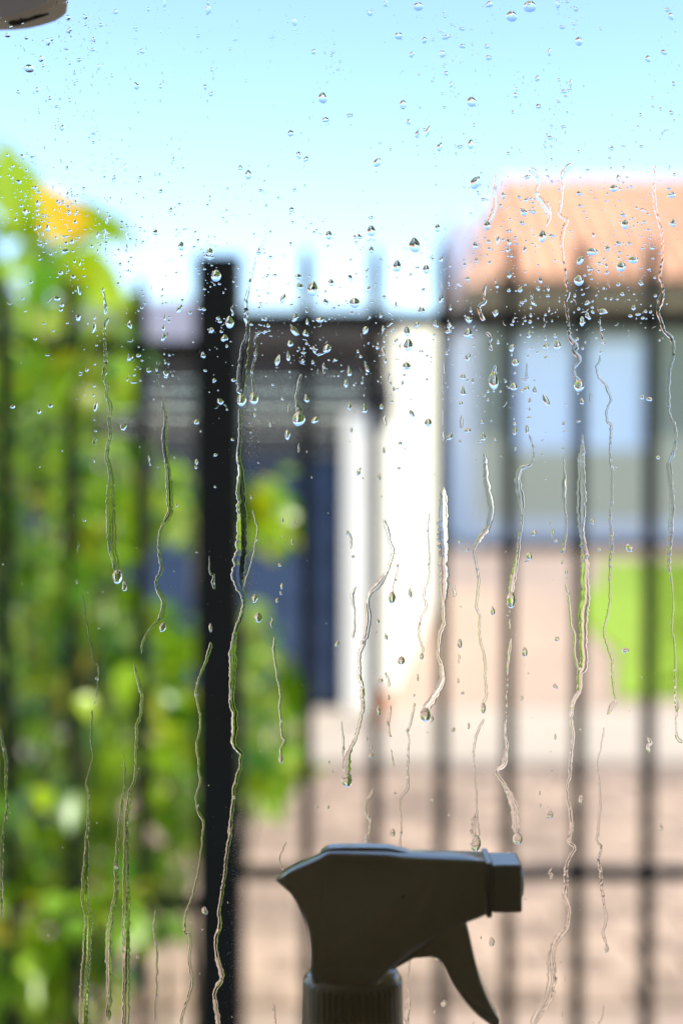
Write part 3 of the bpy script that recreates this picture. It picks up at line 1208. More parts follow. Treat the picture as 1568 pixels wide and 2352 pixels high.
# ---- runs of water: (points, bead or None, label)
TR = [
 ([(250,730,9),(240,748,6),(241,773,6),(242,813,7),(243,850,10),(239,866,8),(248,890,8),(246,912,7),(255,935,9),(252,968,9),(254,1000,9),(246,1048,9),(255,1088,11),(254,1130,18),(255,1180,21),(256,1230,21),(262,1275,17),(268,1308,14)], (270,1324,22,34), 'long run of water over the creeper that widens and ends in a bead'),
 ([(235,663,3),(240,680,5),(242,700,7),(243,722,7)], None, 'short streak right above the long widening run over the creeper'),
 ([(376,913,3),(375,933,6),(381,958,8),(378,1003,12),(380,1038,12),(385,1068,10),(388,1103,13),(390,1138,16),(392,1170,14),(385,1191,13),(372,1211,7),(365,1241,6),(367,1276,8),(372,1306,9),(359,1336,8),(367,1361,10),(376,1386,10),(370,1416,11),(358,1432,8),(345,1447,7),(332,1466,6),(328,1484,5),(325,1503,2)], None, 'zigzag run left of the thick post, curling to a thin tail'),
 ([(483,1474,4),(484,1486,9),(472,1521,6),(457,1561,5),(450,1591,5),(456,1626,5),(461,1666,5),(452,1711,5),(457,1741,5),(456,1769,4),(460,1794,5),(451,1829,4),(454,1859,5),(467,1886,6),(465,1924,4),(459,1974,4),(452,2019,4),(440,2064,4),(427,2099,5),(425,2139,7),(434,2145,6),(437,2169,6),(434,2204,7),(440,2244,8),(434,2284,8),(422,2319,7),(416,2356,7)], None, 'thin run down the left edge of the thick black post'),
 ([(587,588,3),(580,628,5),(572,658,7),(565,693,9),(565,723,11),(570,753,9),(563,788,16),(558,828,20),(554,868,22),(553,900,16)], (555,918,20,32), 'broad run beside the top of the thick post ending in a bead'),
 ([(550,938,6),(552,983,8),(550,1013,9),(547,1053,10),(554,1083,14),(553,1118,20),(555,1163,21),(557,1206,24),(555,1251,26),(550,1291,28),(546,1326,28),(552,1351,18),(559,1381,9),(555,1411,9),(542,1446,9),(537,1471,13),(535,1516,17),(534,1561,14),(532,1601,13),(538,1636,14),(539,1671,14),(537,1706,13),(545,1723,11),(555,1733,9),(552,1761,8),(548,1774,9),(538,1814,8),(533,1864,8),(528,1914,9),(521,1964,8),(517,2004,8),(510,2049,8),(503,2089,8),(505,2124,9),(495,2164,9),(501,2204,10),(509,2244,12),(493,2279,9),(497,2314,11),(502,2356,11)], None, 'longest widest run down the thick black post to the bottom edge'),
 ([(607,762,3),(595,764,5),(586,778,4),(589,808,5),(580,843,5),(579,868,5),(583,898,5)], (583,915,20,28), 'hooked thin run with a round bead just right of the thick post'),
 ([(580,1170,3),(590,1206,4),(589,1231,4),(582,1276,4),(572,1311,4),(560,1351,4)], None, 'fine curved thread beside the broad run at mid post'),
 ([(631,1461,3),(629,1486,6),(632,1516,5),(637,1556,5),(645,1596,5),(642,1626,5),(645,1666,5),(647,1691,5),(654,1700,8),(647,1718,6)], (645,1743,11,24), 'thin run over the leaves right of the thick post, small bead below'),
 ([(190,1363,2),(196,1401,3),(202,1446,3),(209,1481,3),(216,1521,3),(227,1531,4),(225,1571,3),(221,1601,3)], None, 'faint hairline run over the left leaves with a kink'),
 ([(212,1631,5),(211,1666,3),(209,1696,4),(214,1736,4),(207,1761,3),(205,1774,4),(200,1801,5),(206,1834,5),(203,1884,6),(200,1934,9),(197,1984,13),(195,2034,16),(196,2069,17),(203,2114,18),(201,2164,20),(198,2214,20),(195,2264,22),(194,2314,22),(193,2356,21)], None, 'run broadening into a wide film, leftmost of three near the bottom leaves'),
 ([(308,1521,2),(314,1551,6),(322,1581,7),(327,1606,8),(323,1641,7),(315,1676,8),(314,1721,7),(313,1761,7),(312,1784,8),(300,1819,9),(293,1859,9),(291,1914,11),(290,1974,13),(290,2039,16),(292,2084,18),(291,2134,18),(290,2194,18),(291,2244,17),(290,2289,17),(289,2356,17)], None, 'long broad run over the lower leaves, rightmost of three wide films'),
 ([(282,1721,1.5),(287,1756,2),(288,1764,3),(287,1799,4),(281,1844,6),(275,1894,6),(270,1944,7),(268,1989,10),(268,2044,11),(260,2084,10),(252,2129,13),(250,2179,14),(251,2229,14),(251,2284,12),(250,2344,12)], None, 'middle one of three wide films low over the leaves'),
 ([(2,1671,6),(9,1716,8),(15,1751,8),(15,1804,7),(16,1854,6),(10,1904,7),(5,1954,8),(5,2004,6),(4,2064,7),(6,2110,4)], None, 'run hugging the far left edge of the glass'),
 ([(357,2089,2),(356,2134,5),(360,2189,5),(359,2264,5),(355,2344,4)], None, 'faint thread low down between leaves and thick post'),
 ([(795,1218,4),(804,1231,5),(806,1261,4)], None, 'short hooked streak over the cream garage pillar'),
 ([(819,1346,2),(809,1366,8),(813,1396,4),(815,1431,4),(810,1466,6)], None, 'thin wavy streak low on the cream garage pillar'),
 ([(881,1193,8),(890,1221,8),(896,1246,7),(901,1266,8),(896,1296,8),(884,1321,9),(866,1343,18),(849,1361,9),(843,1391,10),(845,1431,13),(836,1471,11),(826,1506,8),(826,1546,10),(831,1591,10),(831,1631,9),(823,1666,8),(814,1701,8),(802,1726,10),(796,1751,20),(795,1768,22)], (796,1789,26,38), 'bold run across the white wall swinging left to a fat bead'),
 ([(915,1301,3),(906,1331,4),(902,1356,5)], (900,1373,17,28), 'round bead with a faint tail on the white wall'),
 ([(986,1176,3),(983,1216,3),(985,1276,4),(984,1326,4),(973,1361,6),(978,1396,6),(965,1421,5),(961,1461,5),(971,1491,5)], (968,1508,9,16), 'slender bent run at the right edge of the white wall'),
 ([(1019,1119,6),(1019,1138,18),(1018,1173,22),(1017,1206,24),(1017,1251,24),(1018,1286,20),(1019,1326,22),(1019,1361,18),(1018,1391,9),(1018,1431,9),(1009,1461,9),(1006,1501,8),(1014,1536,12),(1015,1566,14),(1002,1591,16),(985,1618,18)], (976,1641,25,34), 'thick blunt topped run on the third thin bar ending in a fat bead'),
 ([(1111,1036,5),(1112,1063,10),(1116,1098,14),(1123,1138,15),(1128,1176,14),(1116,1216,13),(1094,1246,10),(1088,1271,6),(1094,1306,6),(1099,1331,6),(1093,1386,6),(1100,1416,5),(1101,1466,5),(1111,1506,6),(1114,1556,5),(1117,1596,7)], (1109,1626,12,26), 'bow shaped run over the pale side wall of the house'),
 ([(1111,1651,5),(1094,1686,6),(1087,1726,5),(1089,1769,4),(1093,1824,5),(1094,1864,6),(1090,1889,18),(1091,1914,24)], (1091,1937,27,38), 'thin run widening to a fat bead just above the spray nozzle'),
 ([(1214,998,5),(1226,1033,5),(1221,1063,6),(1206,1071,8),(1192,1081,14),(1189,1113,17),(1196,1143,17),(1198,1186,10),(1194,1226,8),(1189,1266,9),(1184,1301,11),(1176,1336,17)], (1173,1378,20,40), 'stepped run below the left half of the house window, beaded end'),
 ([(1174,1466,4),(1168,1496,7),(1166,1526,6),(1164,1551,4)], None, 'short wavy streak on the fourth thin bar over the driveway'),
 ([(1162,1651,4),(1160,1686,6),(1164,1716,8),(1157,1751,14),(1140,1772,10),(1154,1794,9),(1169,1824,14),(1181,1859,20),(1184,1894,18),(1186,1911,13)], (1188,1926,24,28), 'kinked run above the nozzle tip ending in a striped bead'),
 ([(1311,374,9),(1292,400,9),(1289,450,7),(1284,490,7),(1300,505,9),(1294,525,8),(1289,555,8),(1291,582,6),(1294,608,6),(1298,638,7),(1304,673,7),(1299,693,8),(1304,738,7),(1306,773,8),(1321,793,14),(1319,808,10),(1329,825,12),(1316,848,8),(1324,870,9)], (1329,886,23,28), 'long crooked run down the orange roof to a bead on the house window'),
 ([(1336,998,5),(1338,1023,8),(1334,1053,18),(1334,1088,16),(1334,1128,22),(1334,1181,20),(1336,1226,12),(1341,1276,18),(1343,1326,20),(1344,1376,20),(1339,1401,24),(1339,1456,18),(1339,1526,20),(1331,1546,16),(1329,1586,11),(1316,1611,10),(1311,1656,9),(1316,1691,8),(1313,1726,9),(1308,1761,9),(1308,1779,8),(1301,1814,8),(1309,1864,9),(1311,1904,10),(1306,1934,10),(1318,1949,8),(1301,1984,9),(1299,2019,12),(1296,2059,12),(1306,2089,8),(1304,2124,9),(1284,2149,18),(1269,2174,16),(1266,2214,20),(1266,2254,22),(1256,2294,24),(1234,2329,20),(1222,2356,16)], None, 'widest long run on the right, down the fifth thin bar to the bottom'),
 ([(1298,1341,4),(1305,1376,6),(1310,1426,6),(1318,1461,6),(1319,1501,6),(1326,1536,7)], None, 'branch joining the long right hand run from its left'),
 ([(1293,1048,4),(1295,1078,5),(1296,1098,10),(1294,1123,12),(1296,1163,6),(1299,1186,5),(1299,1231,5),(1294,1258,9),(1289,1271,11)], None, 'thin straight run just left of the fifth bar below the house window'),
 ([(1377,815,3),(1375,831,5),(1368,843,4),(1374,868,4),(1391,888,7),(1401,918,6),(1392,943,5),(1394,968,7),(1403,978,7),(1400,1018,6),(1401,1053,7),(1405,1088,8),(1404,1138,8),(1400,1191,7),(1404,1256,9),(1401,1286,7),(1399,1351,7),(1396,1401,6),(1386,1449,6),(1396,1486,7),(1404,1516,6),(1406,1566,6),(1413,1606,7),(1406,1621,14),(1393,1641,8)], None, 'faint double edged run from the right window pane to the lawn edge'),
 ([(1386,1671,4),(1381,1706,4),(1371,1751,3),(1370,1764,4),(1376,1799,5),(1376,1849,7),(1374,1889,6),(1369,1929,6),(1380,1944,6),(1374,1974,7),(1379,2014,8),(1384,2064,7),(1391,2109,8),(1384,2139,7),(1390,2164,8)], (1391,2178,12,22), 'thin wavy run crossing the lower rail between the last two bars'),
 ([(1504,380,6),(1501,450,7),(1509,500,7),(1519,540,6),(1520,575,5),(1519,603,5),(1514,633,7),(1521,663,6),(1516,693,14),(1511,718,8),(1524,758,9),(1541,778,10),(1546,808,8),(1536,853,9),(1534,908,8),(1534,948,9),(1549,983,8),(1549,1023,9),(1536,1063,12),(1539,1113,13),(1541,1163,14),(1540,1201,13),(1536,1266,12),(1534,1296,8),(1541,1336,5),(1544,1391,5),(1541,1436,6),(1548,1491,5),(1549,1556,7),(1550,1606,5),(1553,1618,12),(1551,1656,5),(1553,1691,7),(1566,1706,10)], None, 'long run near the right edge from roof to lawn'),
 ([(1114,653,5),(1111,678,6),(1114,693,7),(1101,703,9),(1104,723,9),(1111,736,16)], None, 'short crooked streak under the left end of the orange roof'),
 ([(1116,763,10),(1126,773,8),(1124,788,7),(1129,805,14)], None, 'short blob streak below the rail left of the house window'),
 ([(1136,838,8),(1136,850,13)], (1133,874,22,42), 'tall striped bead on the fourth bar beside the house window'),
 ([(1209,833,3),(1208,858,5),(1206,873,7),(1194,868,8)], None, 'tiny hooked streak in the left house window pane'),
 ([(1376,733,6),(1378,753,4),(1381,773,4),(1388,792,8)], None, 'thin streak above the right house window pane'),
 ([(1139,400,6),(1134,450,7),(1135,475,9),(1124,505,9)], (1118,518,14,20), 'clear run along the slanted left end of the orange roof'),
 ([(1219,385,10),(1231,400,9),(1236,420,9),(1231,440,8),(1241,460,12),(1254,475,18),(1261,495,8),(1254,520,6)], None, 'crooked run across the upper left of the orange roof'),
 ([(595,435,8),(607,445,4),(610,465,3),(611,500,3),(610,535,4),(605,555,4),(592,580,8)], None, 'faint thread in the sky above the broad run by the post'),
 ([(481,1276,1.5),(482,1316,4),(492,1321,6),(490,1336,8),(493,1353,8)], None, 'small forked streak alone on the thick black post'),
 ([(884,1546,6),(891,1561,6),(894,1578,7)], None, 'upper one of three short streaks down the second thin bar'),
 ([(898,1618,3),(894,1646,5),(891,1668,6),(895,1690,6)], None, 'middle one of three short streaks beside the second thin bar'),
 ([(898,1721,3),(901,1741,4),(904,1761,4)], None, 'lowest of three short streaks beside the second thin bar'),
 ([(951,1616,4),(944,1656,6),(936,1681,4),(939,1706,4),(936,1751,6),(934,1764,6),(936,1784,6),(934,1811,7),(918,1836,5),(918,1864,5),(921,1894,4),(919,1929,4),(921,1952,8)], None, 'thin jagged run ending at the top of the spray head'),
 ([(856,1811,3),(851,1824,8),(840,1844,5),(840,1869,5),(849,1884,6),(848,1909,6),(840,1924,6),(839,1949,4)], None, 'short wavy run above the back of the spray head'),
 ([(934,2190,6),(940,2214,5),(936,2254,5),(940,2289,5),(936,2304,16),(934,2319,14),(935,2356,10)], None, 'thin run between the bottle collar and the trigger'),
 ([(657,1934,3),(642,1974,3),(650,1999,4)], None, 'hairline thread at the pointed rear of the spray head'),
 ([(627,2304,5),(630,2319,4),(634,2356,4)], None, 'short thread at the bottom left of the bottle collar'),
 ([(1386,2306,4),(1381,2334,4),(1371,2356,6)], None, 'short slanted thread at the bottom edge right of the trigger'),
 ([(784,1656,3),(788,1696,5),(787,1740,5)], None, 'short faint thread left of the fat bead on the pale apron'),
 ([(692,858,5),(687,878,7),(679,908,4),(682,928,8),(688,945,18)], (686,962,28,34), 'thin broken run ending in a fat bead on the first thin bar'),
 ([(180,653,5),(185,678,8)], None, 'short slanting streak over the lime leaves'),
]
for i, (pts, bead, lab) in enumerate(TR):
    B = Buf()
    if bead:
        pts = pts + [(bead[0], bead[1] - bead[3] * .42, bead[2] * .62), (bead[0], bead[1] - bead[3] * .2, bead[2] * .6)]
    trail_geo(B, pts, seed=i + 1)
    if bead:
        t_ = thing('water_run', lab, 'water run', (0, 0, 0), 'runs of water down the glass')
        o_ = flush(B, 'streak', t_)
        B2 = Buf()
        drop_geo(B2, *bead, tear=.12, rough=.03, flat=1.15, seed=i, rings=9, seg=28)
        flush(B2, 'bead', t_)
        ox, oz = gpt(bead[0], bead[1])
        t_.location = (ox, GF, oz)
        for c_ in t_.children:
            for v_ in c_.data.vertices:
                v_.co -= t_.location
    else:
        o_ = flush(B, 'water_run')
        tag(o_, lab, 'water run', 'runs of water down the glass')

# small beads strung along the thin runs, part of the fine spatter further down
STRUNG = []
for pts, bead, lab in TR:
    if max(p[2] for p in pts) > 9:
        continue
    for (xa, ya, wa), (xb_, yb_, wb) in zip(pts, pts[1:]):
        if rnd.random() < .22:
            t = rnd.random()
            STRUNG.append((xa + (xb_ - xa) * t + rnd.uniform(-3, 3), ya + (yb_ - ya) * t, rnd.uniform(4, 8), rnd.uniform(5, 12)))

# ---- drops, read off tile by tile: x, y, width, height in half grid units
TILES = {
 (0, 0): "957,45,26,46 757,15,16,40 757,42,8,16 1352,100,22,40 313,82,26,22 318,140,26,26 222,192,22,32 135,315,48,36 190,270,22,32 455,308,16,34 200,302,14,16 363,276,22,18 427,228,22,16 345,386,18,14 515,347,14,16 430,182,22,20 390,78,20,26 532,55,20,24 463,115,22,18 627,137,16,14 37,163,26,18 122,175,18,14 304,226,26,10 230,450,18,20 260,490,22,12 322,460,16,20 287,587,24,26 257,583,12,18 85,422,20,16 172,412,18,24 207,680,14,14 627,395,24,36 738,396,18,22 653,235,22,26 910,165,18,16 1080,185,28,8 1252,170,40,14 970,432,22,22 973,320,16,18 1482,450,44,50 1495,550,28,28 1530,240,20,14 1440,238,24,22 1552,320,20,10 1335,612,26,34 1372,712,22,34 1405,730,22,28 1104,770,18,28 1141,802,32,44 943,400,20,22 310,772,20,16 480,778,10,30 518,740,8,36 527,810,12,12 577,768,14,36 645,816,18,16 735,803,14,16 798,732,14,20 825,684,12,10 88,836,22,24 165,863,16,18 178,883,18,14 175,935,22,28 117,974,22,28 73,1010,18,16 265,927,16,16 290,927,14,14 312,895,18,26 313,950,16,14 319,977,14,22 174,987,16,16 200,996,12,10 346,1021,20,16 355,971,12,12 386,865,18,14 452,970,10,28 495,940,8,40 491,1012,14,32 487,1075,16,50 450,1080,14,34 585,1080,12,44 220,1050,26,26 183,1042,16,16 332,1110,20,26 300,1155,30,24 305,1118,18,18 164,1052,12,20 187,1123,12,12 234,1168,14,12 487,1155,10,36 450,1155,10,20 585,1140,16,32 715,1068,24,30 740,878,20,18 785,965,18,26 833,1130,30,42 965,1160,34,40 965,912,12,30 1040,967,18,10 1025,1000,18,8 1215,830,12,10 1195,875,18,10 1338,963,22,24 1427,1027,18,8 1510,1080,30,44 1335,1120,14,20 910,1105,14,18 845,1054,14,10 810,1058,10,10 645,1047,18,8 665,1062,14,8 1187,1163,26,16 560,918,10,16 60,765,16,16 122,785,14,14 105,720,22,22 150,722,26,10 430,615,24,12 430,655,16,14",
 (784, 0): "352,30,46,40 780,75,52,50 863,30,62,52 130,60,30,26 203,15,22,30 262,165,38,34 380,185,26,28 322,250,26,28 463,248,34,28 480,170,44,22 460,145,40,12 555,212,28,22 553,133,30,16 678,20,34,32 675,265,30,22 668,213,22,24 990,20,24,34 1035,8,22,14 1073,42,24,24 1012,125,26,20 1088,190,36,42 953,240,22,30 1405,270,26,32 1478,240,30,24 1510,75,30,30 1495,45,26,20 898,360,22,30 503,388,16,30 480,337,20,24 1050,382,18,28 1020,420,26,20 1027,442,20,10 798,438,24,22 282,480,32,44 597,468,44,48 903,488,24,26 38,530,24,20 308,560,22,22 785,515,14,18 997,468,20,12 1522,385,22,20 1428,490,18,12 1512,518,26,20 350,612,24,42,1 397,602,22,56,1 450,675,26,40 593,662,28,46 540,675,22,18 165,745,34,46,1 957,632,30,18 1020,582,28,14 963,577,20,10 935,677,16,10 962,673,16,12 1240,682,26,18 1295,672,26,8 1375,672,20,14 1230,725,20,10 765,705,16,18 1483,600,18,8 1505,765,14,10 615,838,46,64,1 853,812,26,20 1130,780,24,10 1268,818,16,32 1248,865,34,36,1 965,835,16,14 743,897,18,26 730,945,14,18 650,915,22,16 137,1060,38,52 75,1087,34,28 440,1047,26,34 335,1125,50,74 137,1148,24,32 613,1128,24,30 135,1000,26,16 1300,1030,34,42 1515,895,40,28 1502,868,24,14 1520,1025,34,30 1383,965,36,16 1387,1020,20,18 1293,990,26,18 1095,945,22,18 1090,888,26,22 835,975,34,30 875,972,36,18 880,932,20,12 828,1025,28,18 845,920,16,22 718,1103,16,36 768,1112,18,36 675,1110,16,22 760,1062,14,14 798,1090,16,14 800,1120,18,14 967,1083,32,18 1155,1080,12,30 1150,1155,50,36 1270,1118,24,24 1220,1140,26,22 1407,1055,14,14 1425,1138,24,18 765,1148,24,20 840,1145,18,28 1320,1118,20,16 1383,1140,18,12 1163,912,12,12 1213,925,18,8 1313,862,16,8 815,905,14,18 677,1142,14,16 921,1085,34,56",
 (0, 588): "553,38,18,16 280,77,20,24 337,95,22,18 313,67,12,12 343,25,12,18 368,35,8,22 263,195,26,26 285,225,20,20 105,196,14,12 360,282,26,28 433,325,18,44 435,283,10,20 596,315,18,38 653,160,10,8 657,180,12,12 652,238,14,14 667,218,14,12 825,243,26,36,1 873,262,16,16 743,185,16,8 747,155,12,16 748,220,10,14 757,283,8,32 751,330,14,34 752,372,22,34 755,450,8,12 762,540,24,26 760,490,10,14 775,495,10,14 748,597,8,12 310,308,14,10 163,380,18,14 220,455,22,10 437,497,10,12 445,410,12,12 400,522,14,22 370,545,14,12 597,467,26,28,-1 637,457,20,20 683,525,20,24 720,522,10,20 653,480,12,12 585,567,10,18 615,580,28,14 645,572,10,12 430,640,10,14 440,690,18,46 232,688,20,20 180,715,18,22 437,845,18,50 440,803,12,12 568,785,24,38 435,752,8,10 60,692,20,20 685,930,10,30 690,955,8,20 727,970,14,6 433,940,8,20 287,895,8,8 940,60,14,12 940,152,14,12 937,245,18,16 920,243,16,16 993,90,44,58 960,5,40,30 1008,128,14,12 1088,138,10,12 1095,55,8,16 1068,250,12,50 1055,303,40,58 1010,297,16,28 972,340,20,24 1017,347,16,14 1032,377,30,34 1042,413,12,18 933,455,20,30 985,570,16,20 1002,617,8,8 1012,668,26,32 1073,570,22,18 1043,705,10,12 903,762,26,22 1068,843,16,14 922,805,8,10 1152,810,12,10 1240,775,10,22 990,913,18,16 903,945,14,30 900,970,14,16 988,1060,12,12 1153,1108,8,18 1187,950,10,8 812,1145,12,16 1240,5,26,14 1230,87,12,12 1262,88,22,14 1233,172,16,10 1182,160,10,8 1190,185,12,10 1197,215,14,8 1190,238,14,14 1300,195,26,44,1 1370,95,30,26 1377,140,26,36 1436,150,50,66 1495,210,20,34,-1 1520,122,26,32 1337,225,20,12 1408,255,14,14 1452,218,12,10 1532,240,16,14 1555,228,12,14 1205,290,10,16 1222,287,10,14 1232,320,18,20 1220,347,20,14 1200,318,12,8 1355,282,30,34 1410,302,14,28 1350,340,30,60,-1 1403,355,26,32 1470,293,34,28 1495,298,14,12 1333,402,30,28 1408,402,14,14 1396,425,10,14 1323,460,18,44 1275,478,24,50,1 1243,367,12,6 1330,532,10,12 1391,482,16,22 1395,445,12,14 1443,430,16,36 1502,425,34,44,1 1470,450,50,12 1437,487,14,22 1487,515,18,50 1540,478,20,14 1510,478,12,10 1253,592,14,12 1297,657,14,14 1327,700,14,46 1407,655,26,34 1448,753,30,36,1 1320,820,28,42 1372,882,12,44 1173,703,12,14 1170,730,12,20",
 (784, 588): "255,45,38,54 388,60,32,42 40,100,16,40,-1 60,215,48,48 115,70,12,16 115,98,8,12 158,130,12,12 195,188,18,18 125,150,14,26 140,210,16,14 118,243,12,12 45,262,14,22 318,85,14,16 457,15,20,28 497,47,12,14 492,122,10,12 375,155,18,18 366,250,26,38 345,315,22,28 457,195,20,44 500,237,14,28 433,312,22,40 250,225,12,40 180,272,14,30 618,20,14,24 578,105,18,22 565,40,14,20 713,135,14,30 680,30,10,18 770,85,18,40 768,158,18,18 800,160,10,10 820,155,22,26 843,132,14,10 912,110,18,30 902,148,20,22 948,148,12,32 947,183,18,16 830,215,14,16 878,208,16,40 868,238,12,16 868,272,14,20 843,298,12,12 865,302,16,20 788,298,12,18 952,247,10,24 928,305,16,46 966,298,10,12 1095,20,28,44,1 1089,112,44,50 1135,60,16,20 1147,105,14,12 1182,32,18,18 1180,70,14,16 1215,45,14,24 1217,75,18,20 1283,48,44,46 1338,18,48,34 1375,57,12,10 1270,130,22,18 1288,175,18,20 1373,125,20,26 1340,237,18,28 1325,275,20,16 1360,268,26,14 1382,285,18,14 1418,257,14,14 1342,175,12,8 1440,183,16,14 1437,100,14,12 1203,148,12,14 1070,182,14,18 1200,255,30,34 1130,275,22,36 1105,300,28,38 1088,243,14,18 1128,215,26,20 1152,208,12,12 1150,255,12,14 593,247,12,30 583,292,32,30 707,262,22,38 495,318,22,30 492,345,28,24 490,380,8,16 580,355,40,46 595,370,20,14 605,413,14,14 718,398,14,18 782,422,30,30 860,362,18,38 858,427,18,10 937,378,14,24 937,415,22,36 990,410,34,44 980,368,18,18 937,467,18,20 887,510,6,6 580,465,20,42 557,555,22,30 602,572,12,28 557,622,24,42 547,678,18,22 550,762,20,60 578,802,28,26 543,852,12,20 600,615,12,10 110,340,26,38,1 190,332,14,26 75,438,12,20 115,510,20,48,-1 195,385,10,30 192,435,14,46 200,478,16,28 213,550,12,40 225,585,10,20 240,612,12,26 103,640,8,12 98,557,8,12 95,583,14,14 35,530,22,44 20,585,22,34 35,688,18,46 105,700,26,48 58,593,14,12 183,692,18,24 200,757,16,50,-1 45,800,12,28 225,638,10,12 300,345,28,50 306,408,42,60 250,388,18,24 365,438,24,14 298,505,40,36 288,547,14,16 280,583,12,28 392,567,10,20 412,467,8,12 410,487,8,8 425,362,10,14 322,723,24,36,-1 397,765,36,38 268,860,20,20 263,975,18,16 195,893,12,34 80,990,22,36,1 98,1020,8,12 175,1015,16,28 292,887,10,10 185,1105,8,8 320,660,8,8 482,447,16,20 470,515,14,46 463,590,10,80 465,650,8,20 464,745,10,80 466,828,16,46 497,830,24,36,1 487,600,8,12 425,1003,6,8 463,1020,6,30 673,622,16,16 657,640,12,14 672,660,12,16 624,637,8,10 657,712,8,10 645,762,18,20 687,757,10,10 650,830,26,34 637,852,18,16 705,842,14,14 733,920,8,8 753,575,12,16 790,600,34,38 795,537,16,10 798,490,34,36 768,605,12,10 848,610,24,26 885,617,18,36 884,572,10,12 863,665,14,30 862,705,10,20 860,742,20,16 795,770,20,16 795,803,20,38 850,795,20,36 792,748,10,10 798,885,12,18 937,662,26,60,-1 923,910,10,16 937,810,6,6 938,1022,10,14 935,948,6,6 1030,685,12,8 1018,770,14,24 1022,805,14,14 1016,885,10,14 1085,632,10,10 1103,668,18,34,-1 1142,645,16,50 1087,760,22,10 1168,377,12,10 1380,648,18,22 1412,657,26,22 1453,925,20,18 1258,970,14,12 1317,343,6,6 1106,424,14,14 1462,340,12,10 855,460,10,16",
 (0, 1176): "572,340,26,42 748,528,30,48,1 455,533,12,10 388,37,14,14 360,160,10,60 353,320,8,22 967,530,18,40 1170,396,26,42 1186,484,36,50 1297,38,12,28 1350,52,10,40 1342,135,12,30 1285,243,16,16 1295,340,14,32 1290,372,12,20 1273,405,14,26,1 1250,505,14,50 1548,603,16,36,1 1296,110,8,6 437,875,6,12 1430,1115,12,10 1197,1100,6,6 905,185,14,8",
 (784, 1176): "315,370,20,46 517,362,16,60 693,454,22,42 542,603,26,40 537,673,12,50 274,682,34,42 166,503,18,24 205,572,14,36 232,430,8,6 237,470,6,4 53,205,14,16 148,400,6,8 160,553,10,10 180,775,18,26 217,852,12,28 170,912,20,44 258,247,14,20 540,137,18,14 573,172,22,16 883,95,20,36 860,202,26,42 848,225,18,14 960,50,8,20 968,95,16,40 983,132,20,14 1150,43,18,26 1184,172,16,18 1320,165,28,42 988,583,20,26 840,642,28,44 980,800,20,24 827,855,14,22 1302,635,30,28 772,456,10,12 762,475,12,8 772,514,12,44 763,770,8,14 762,797,12,24 760,825,10,10 757,850,10,36 760,888,14,26 756,920,8,14 757,940,6,10 555,832,16,16 547,435,8,8 1030,275,14,24 1030,305,10,10 1012,230,8,24 350,760,10,36 333,842,10,14 335,885,8,20 513,1000,18,24 583,983,12,32 980,1032,12,26 1410,1070,22,70 415,950,18,26 137,1080,12,12 135,1118,22,22 116,1040,10,20 147,1100,10,10 958,1100,6,6 535,775,10,26 960,10,6,10",
 (0, 1764): "940,655,30,34 633,867,16,20 930,742,8,8 535,455,16,20 1527,17,12,10 1455,178,16,18 1507,180,14,20 46,205,6,8 222,770,10,16",
 (784, 1764): "234,296,24,42 243,115,16,14 416,147,20,16 493,215,12,14 954,212,34,46 1098,142,26,36 1465,270,18,38 960,485,18,50 688,798,28,46 441,870,26,34 470,1080,30,36 428,1120,10,20 1023,970,8,30 1010,1130,10,24 668,1020,14,40 912,170,10,16 909,115,8,24 947,178,6,8 767,388,20,10 1005,893,12,10 1095,650,6,6 605,1170,8,10 674,988,5,8"}
DR = []
for (tx, ty), s_ in TILES.items():
    for it in s_.split():
        q = [float(v_) for v_ in it.split(',')]
        tl = q[4] if len(q) > 4 else 0
        DR.append([tx + q[0] / 2, ty + q[1] / 2, q[2] / 2, q[3] / 2, tl])
DR.sort(key=lambda q: -(q[2] * q[3]))


def backdrop(x, y):
    """what stands behind the glass at x, y: used only for wording labels"""
    if y > 1000 and 455 < x < 551 or 590 < y <= 1000 and 455 < x < 551:
        return 'thick black post'
    if x < 455:
        if y < 200: return 'sky at the top left corner'
        if y < 400: return 'sky left of centre'
        if x < 300 and y < 480: return 'yellow leaf'
        if x < 300 and y < 600: return 'lime vine shoot'
        if x < 210: return 'left leaves'
        if y < 700: return 'sky left of the thick post'
        if y < 1040: return 'grey boards left of the post'
        if y < 1500: return 'gaps in the creeper'
        return 'lower creeper leaves'
    if x < 905 and y < 700:
        if y < 130: return 'top of the sky'
        if y < 300: return 'blue sky in the upper middle'
        if y < 480: return 'pale sky above the fence'
        if x < 700: return 'sky right of the post top'
        return 'sky between the bar tips'
    if x < 790 and y < 1040:
        return 'dark garage boards'
    if x < 790 and y < 1640:
        return 'navy garage door'
    if x < 905 and y < 1640:
        return 'cream garage pillar' if y > 940 else 'garage boards by the white wall'
    if x < 1015 and 740 < y < 1600:
        return 'sunlit white wall'
    if y < 420:
        if y < 60: return 'top edge of the sky'
        if y < 130: return 'high sky on the right'
        if y < 230: return 'upper right sky'
        if x < 1100: return 'sky left of the roof'
        return 'sky above the orange roof'
    if x > 1090 and y < 520:
        return 'upper orange roof'
    if x > 1300 and y < 650:
        return 'right part of the roof'
    if x > 1075 and y < 650:
        return 'lower left roof'
    if y < 740:
        return 'sky beside the roof' if x < 1075 else 'brown fascia under the roof'
    if x < 1090 and y < 1270:
        return 'pale house side wall'
    if y < 1270:
        if 1172 < x < 1324 and y < 1040: return 'left house window pane'
        if 1324 <= x < 1484 and y < 1040: return 'right house window pane'
        if x < 1172: return 'fourth bar by the house'
        return 'grey green house wall'
    if x > 1400 and y < 1620:
        return 'lawn'
    if y < 1640:
        return 'far driveway'
    if y < 1760:
        return 'pale concrete apron'
    return 'near paving'


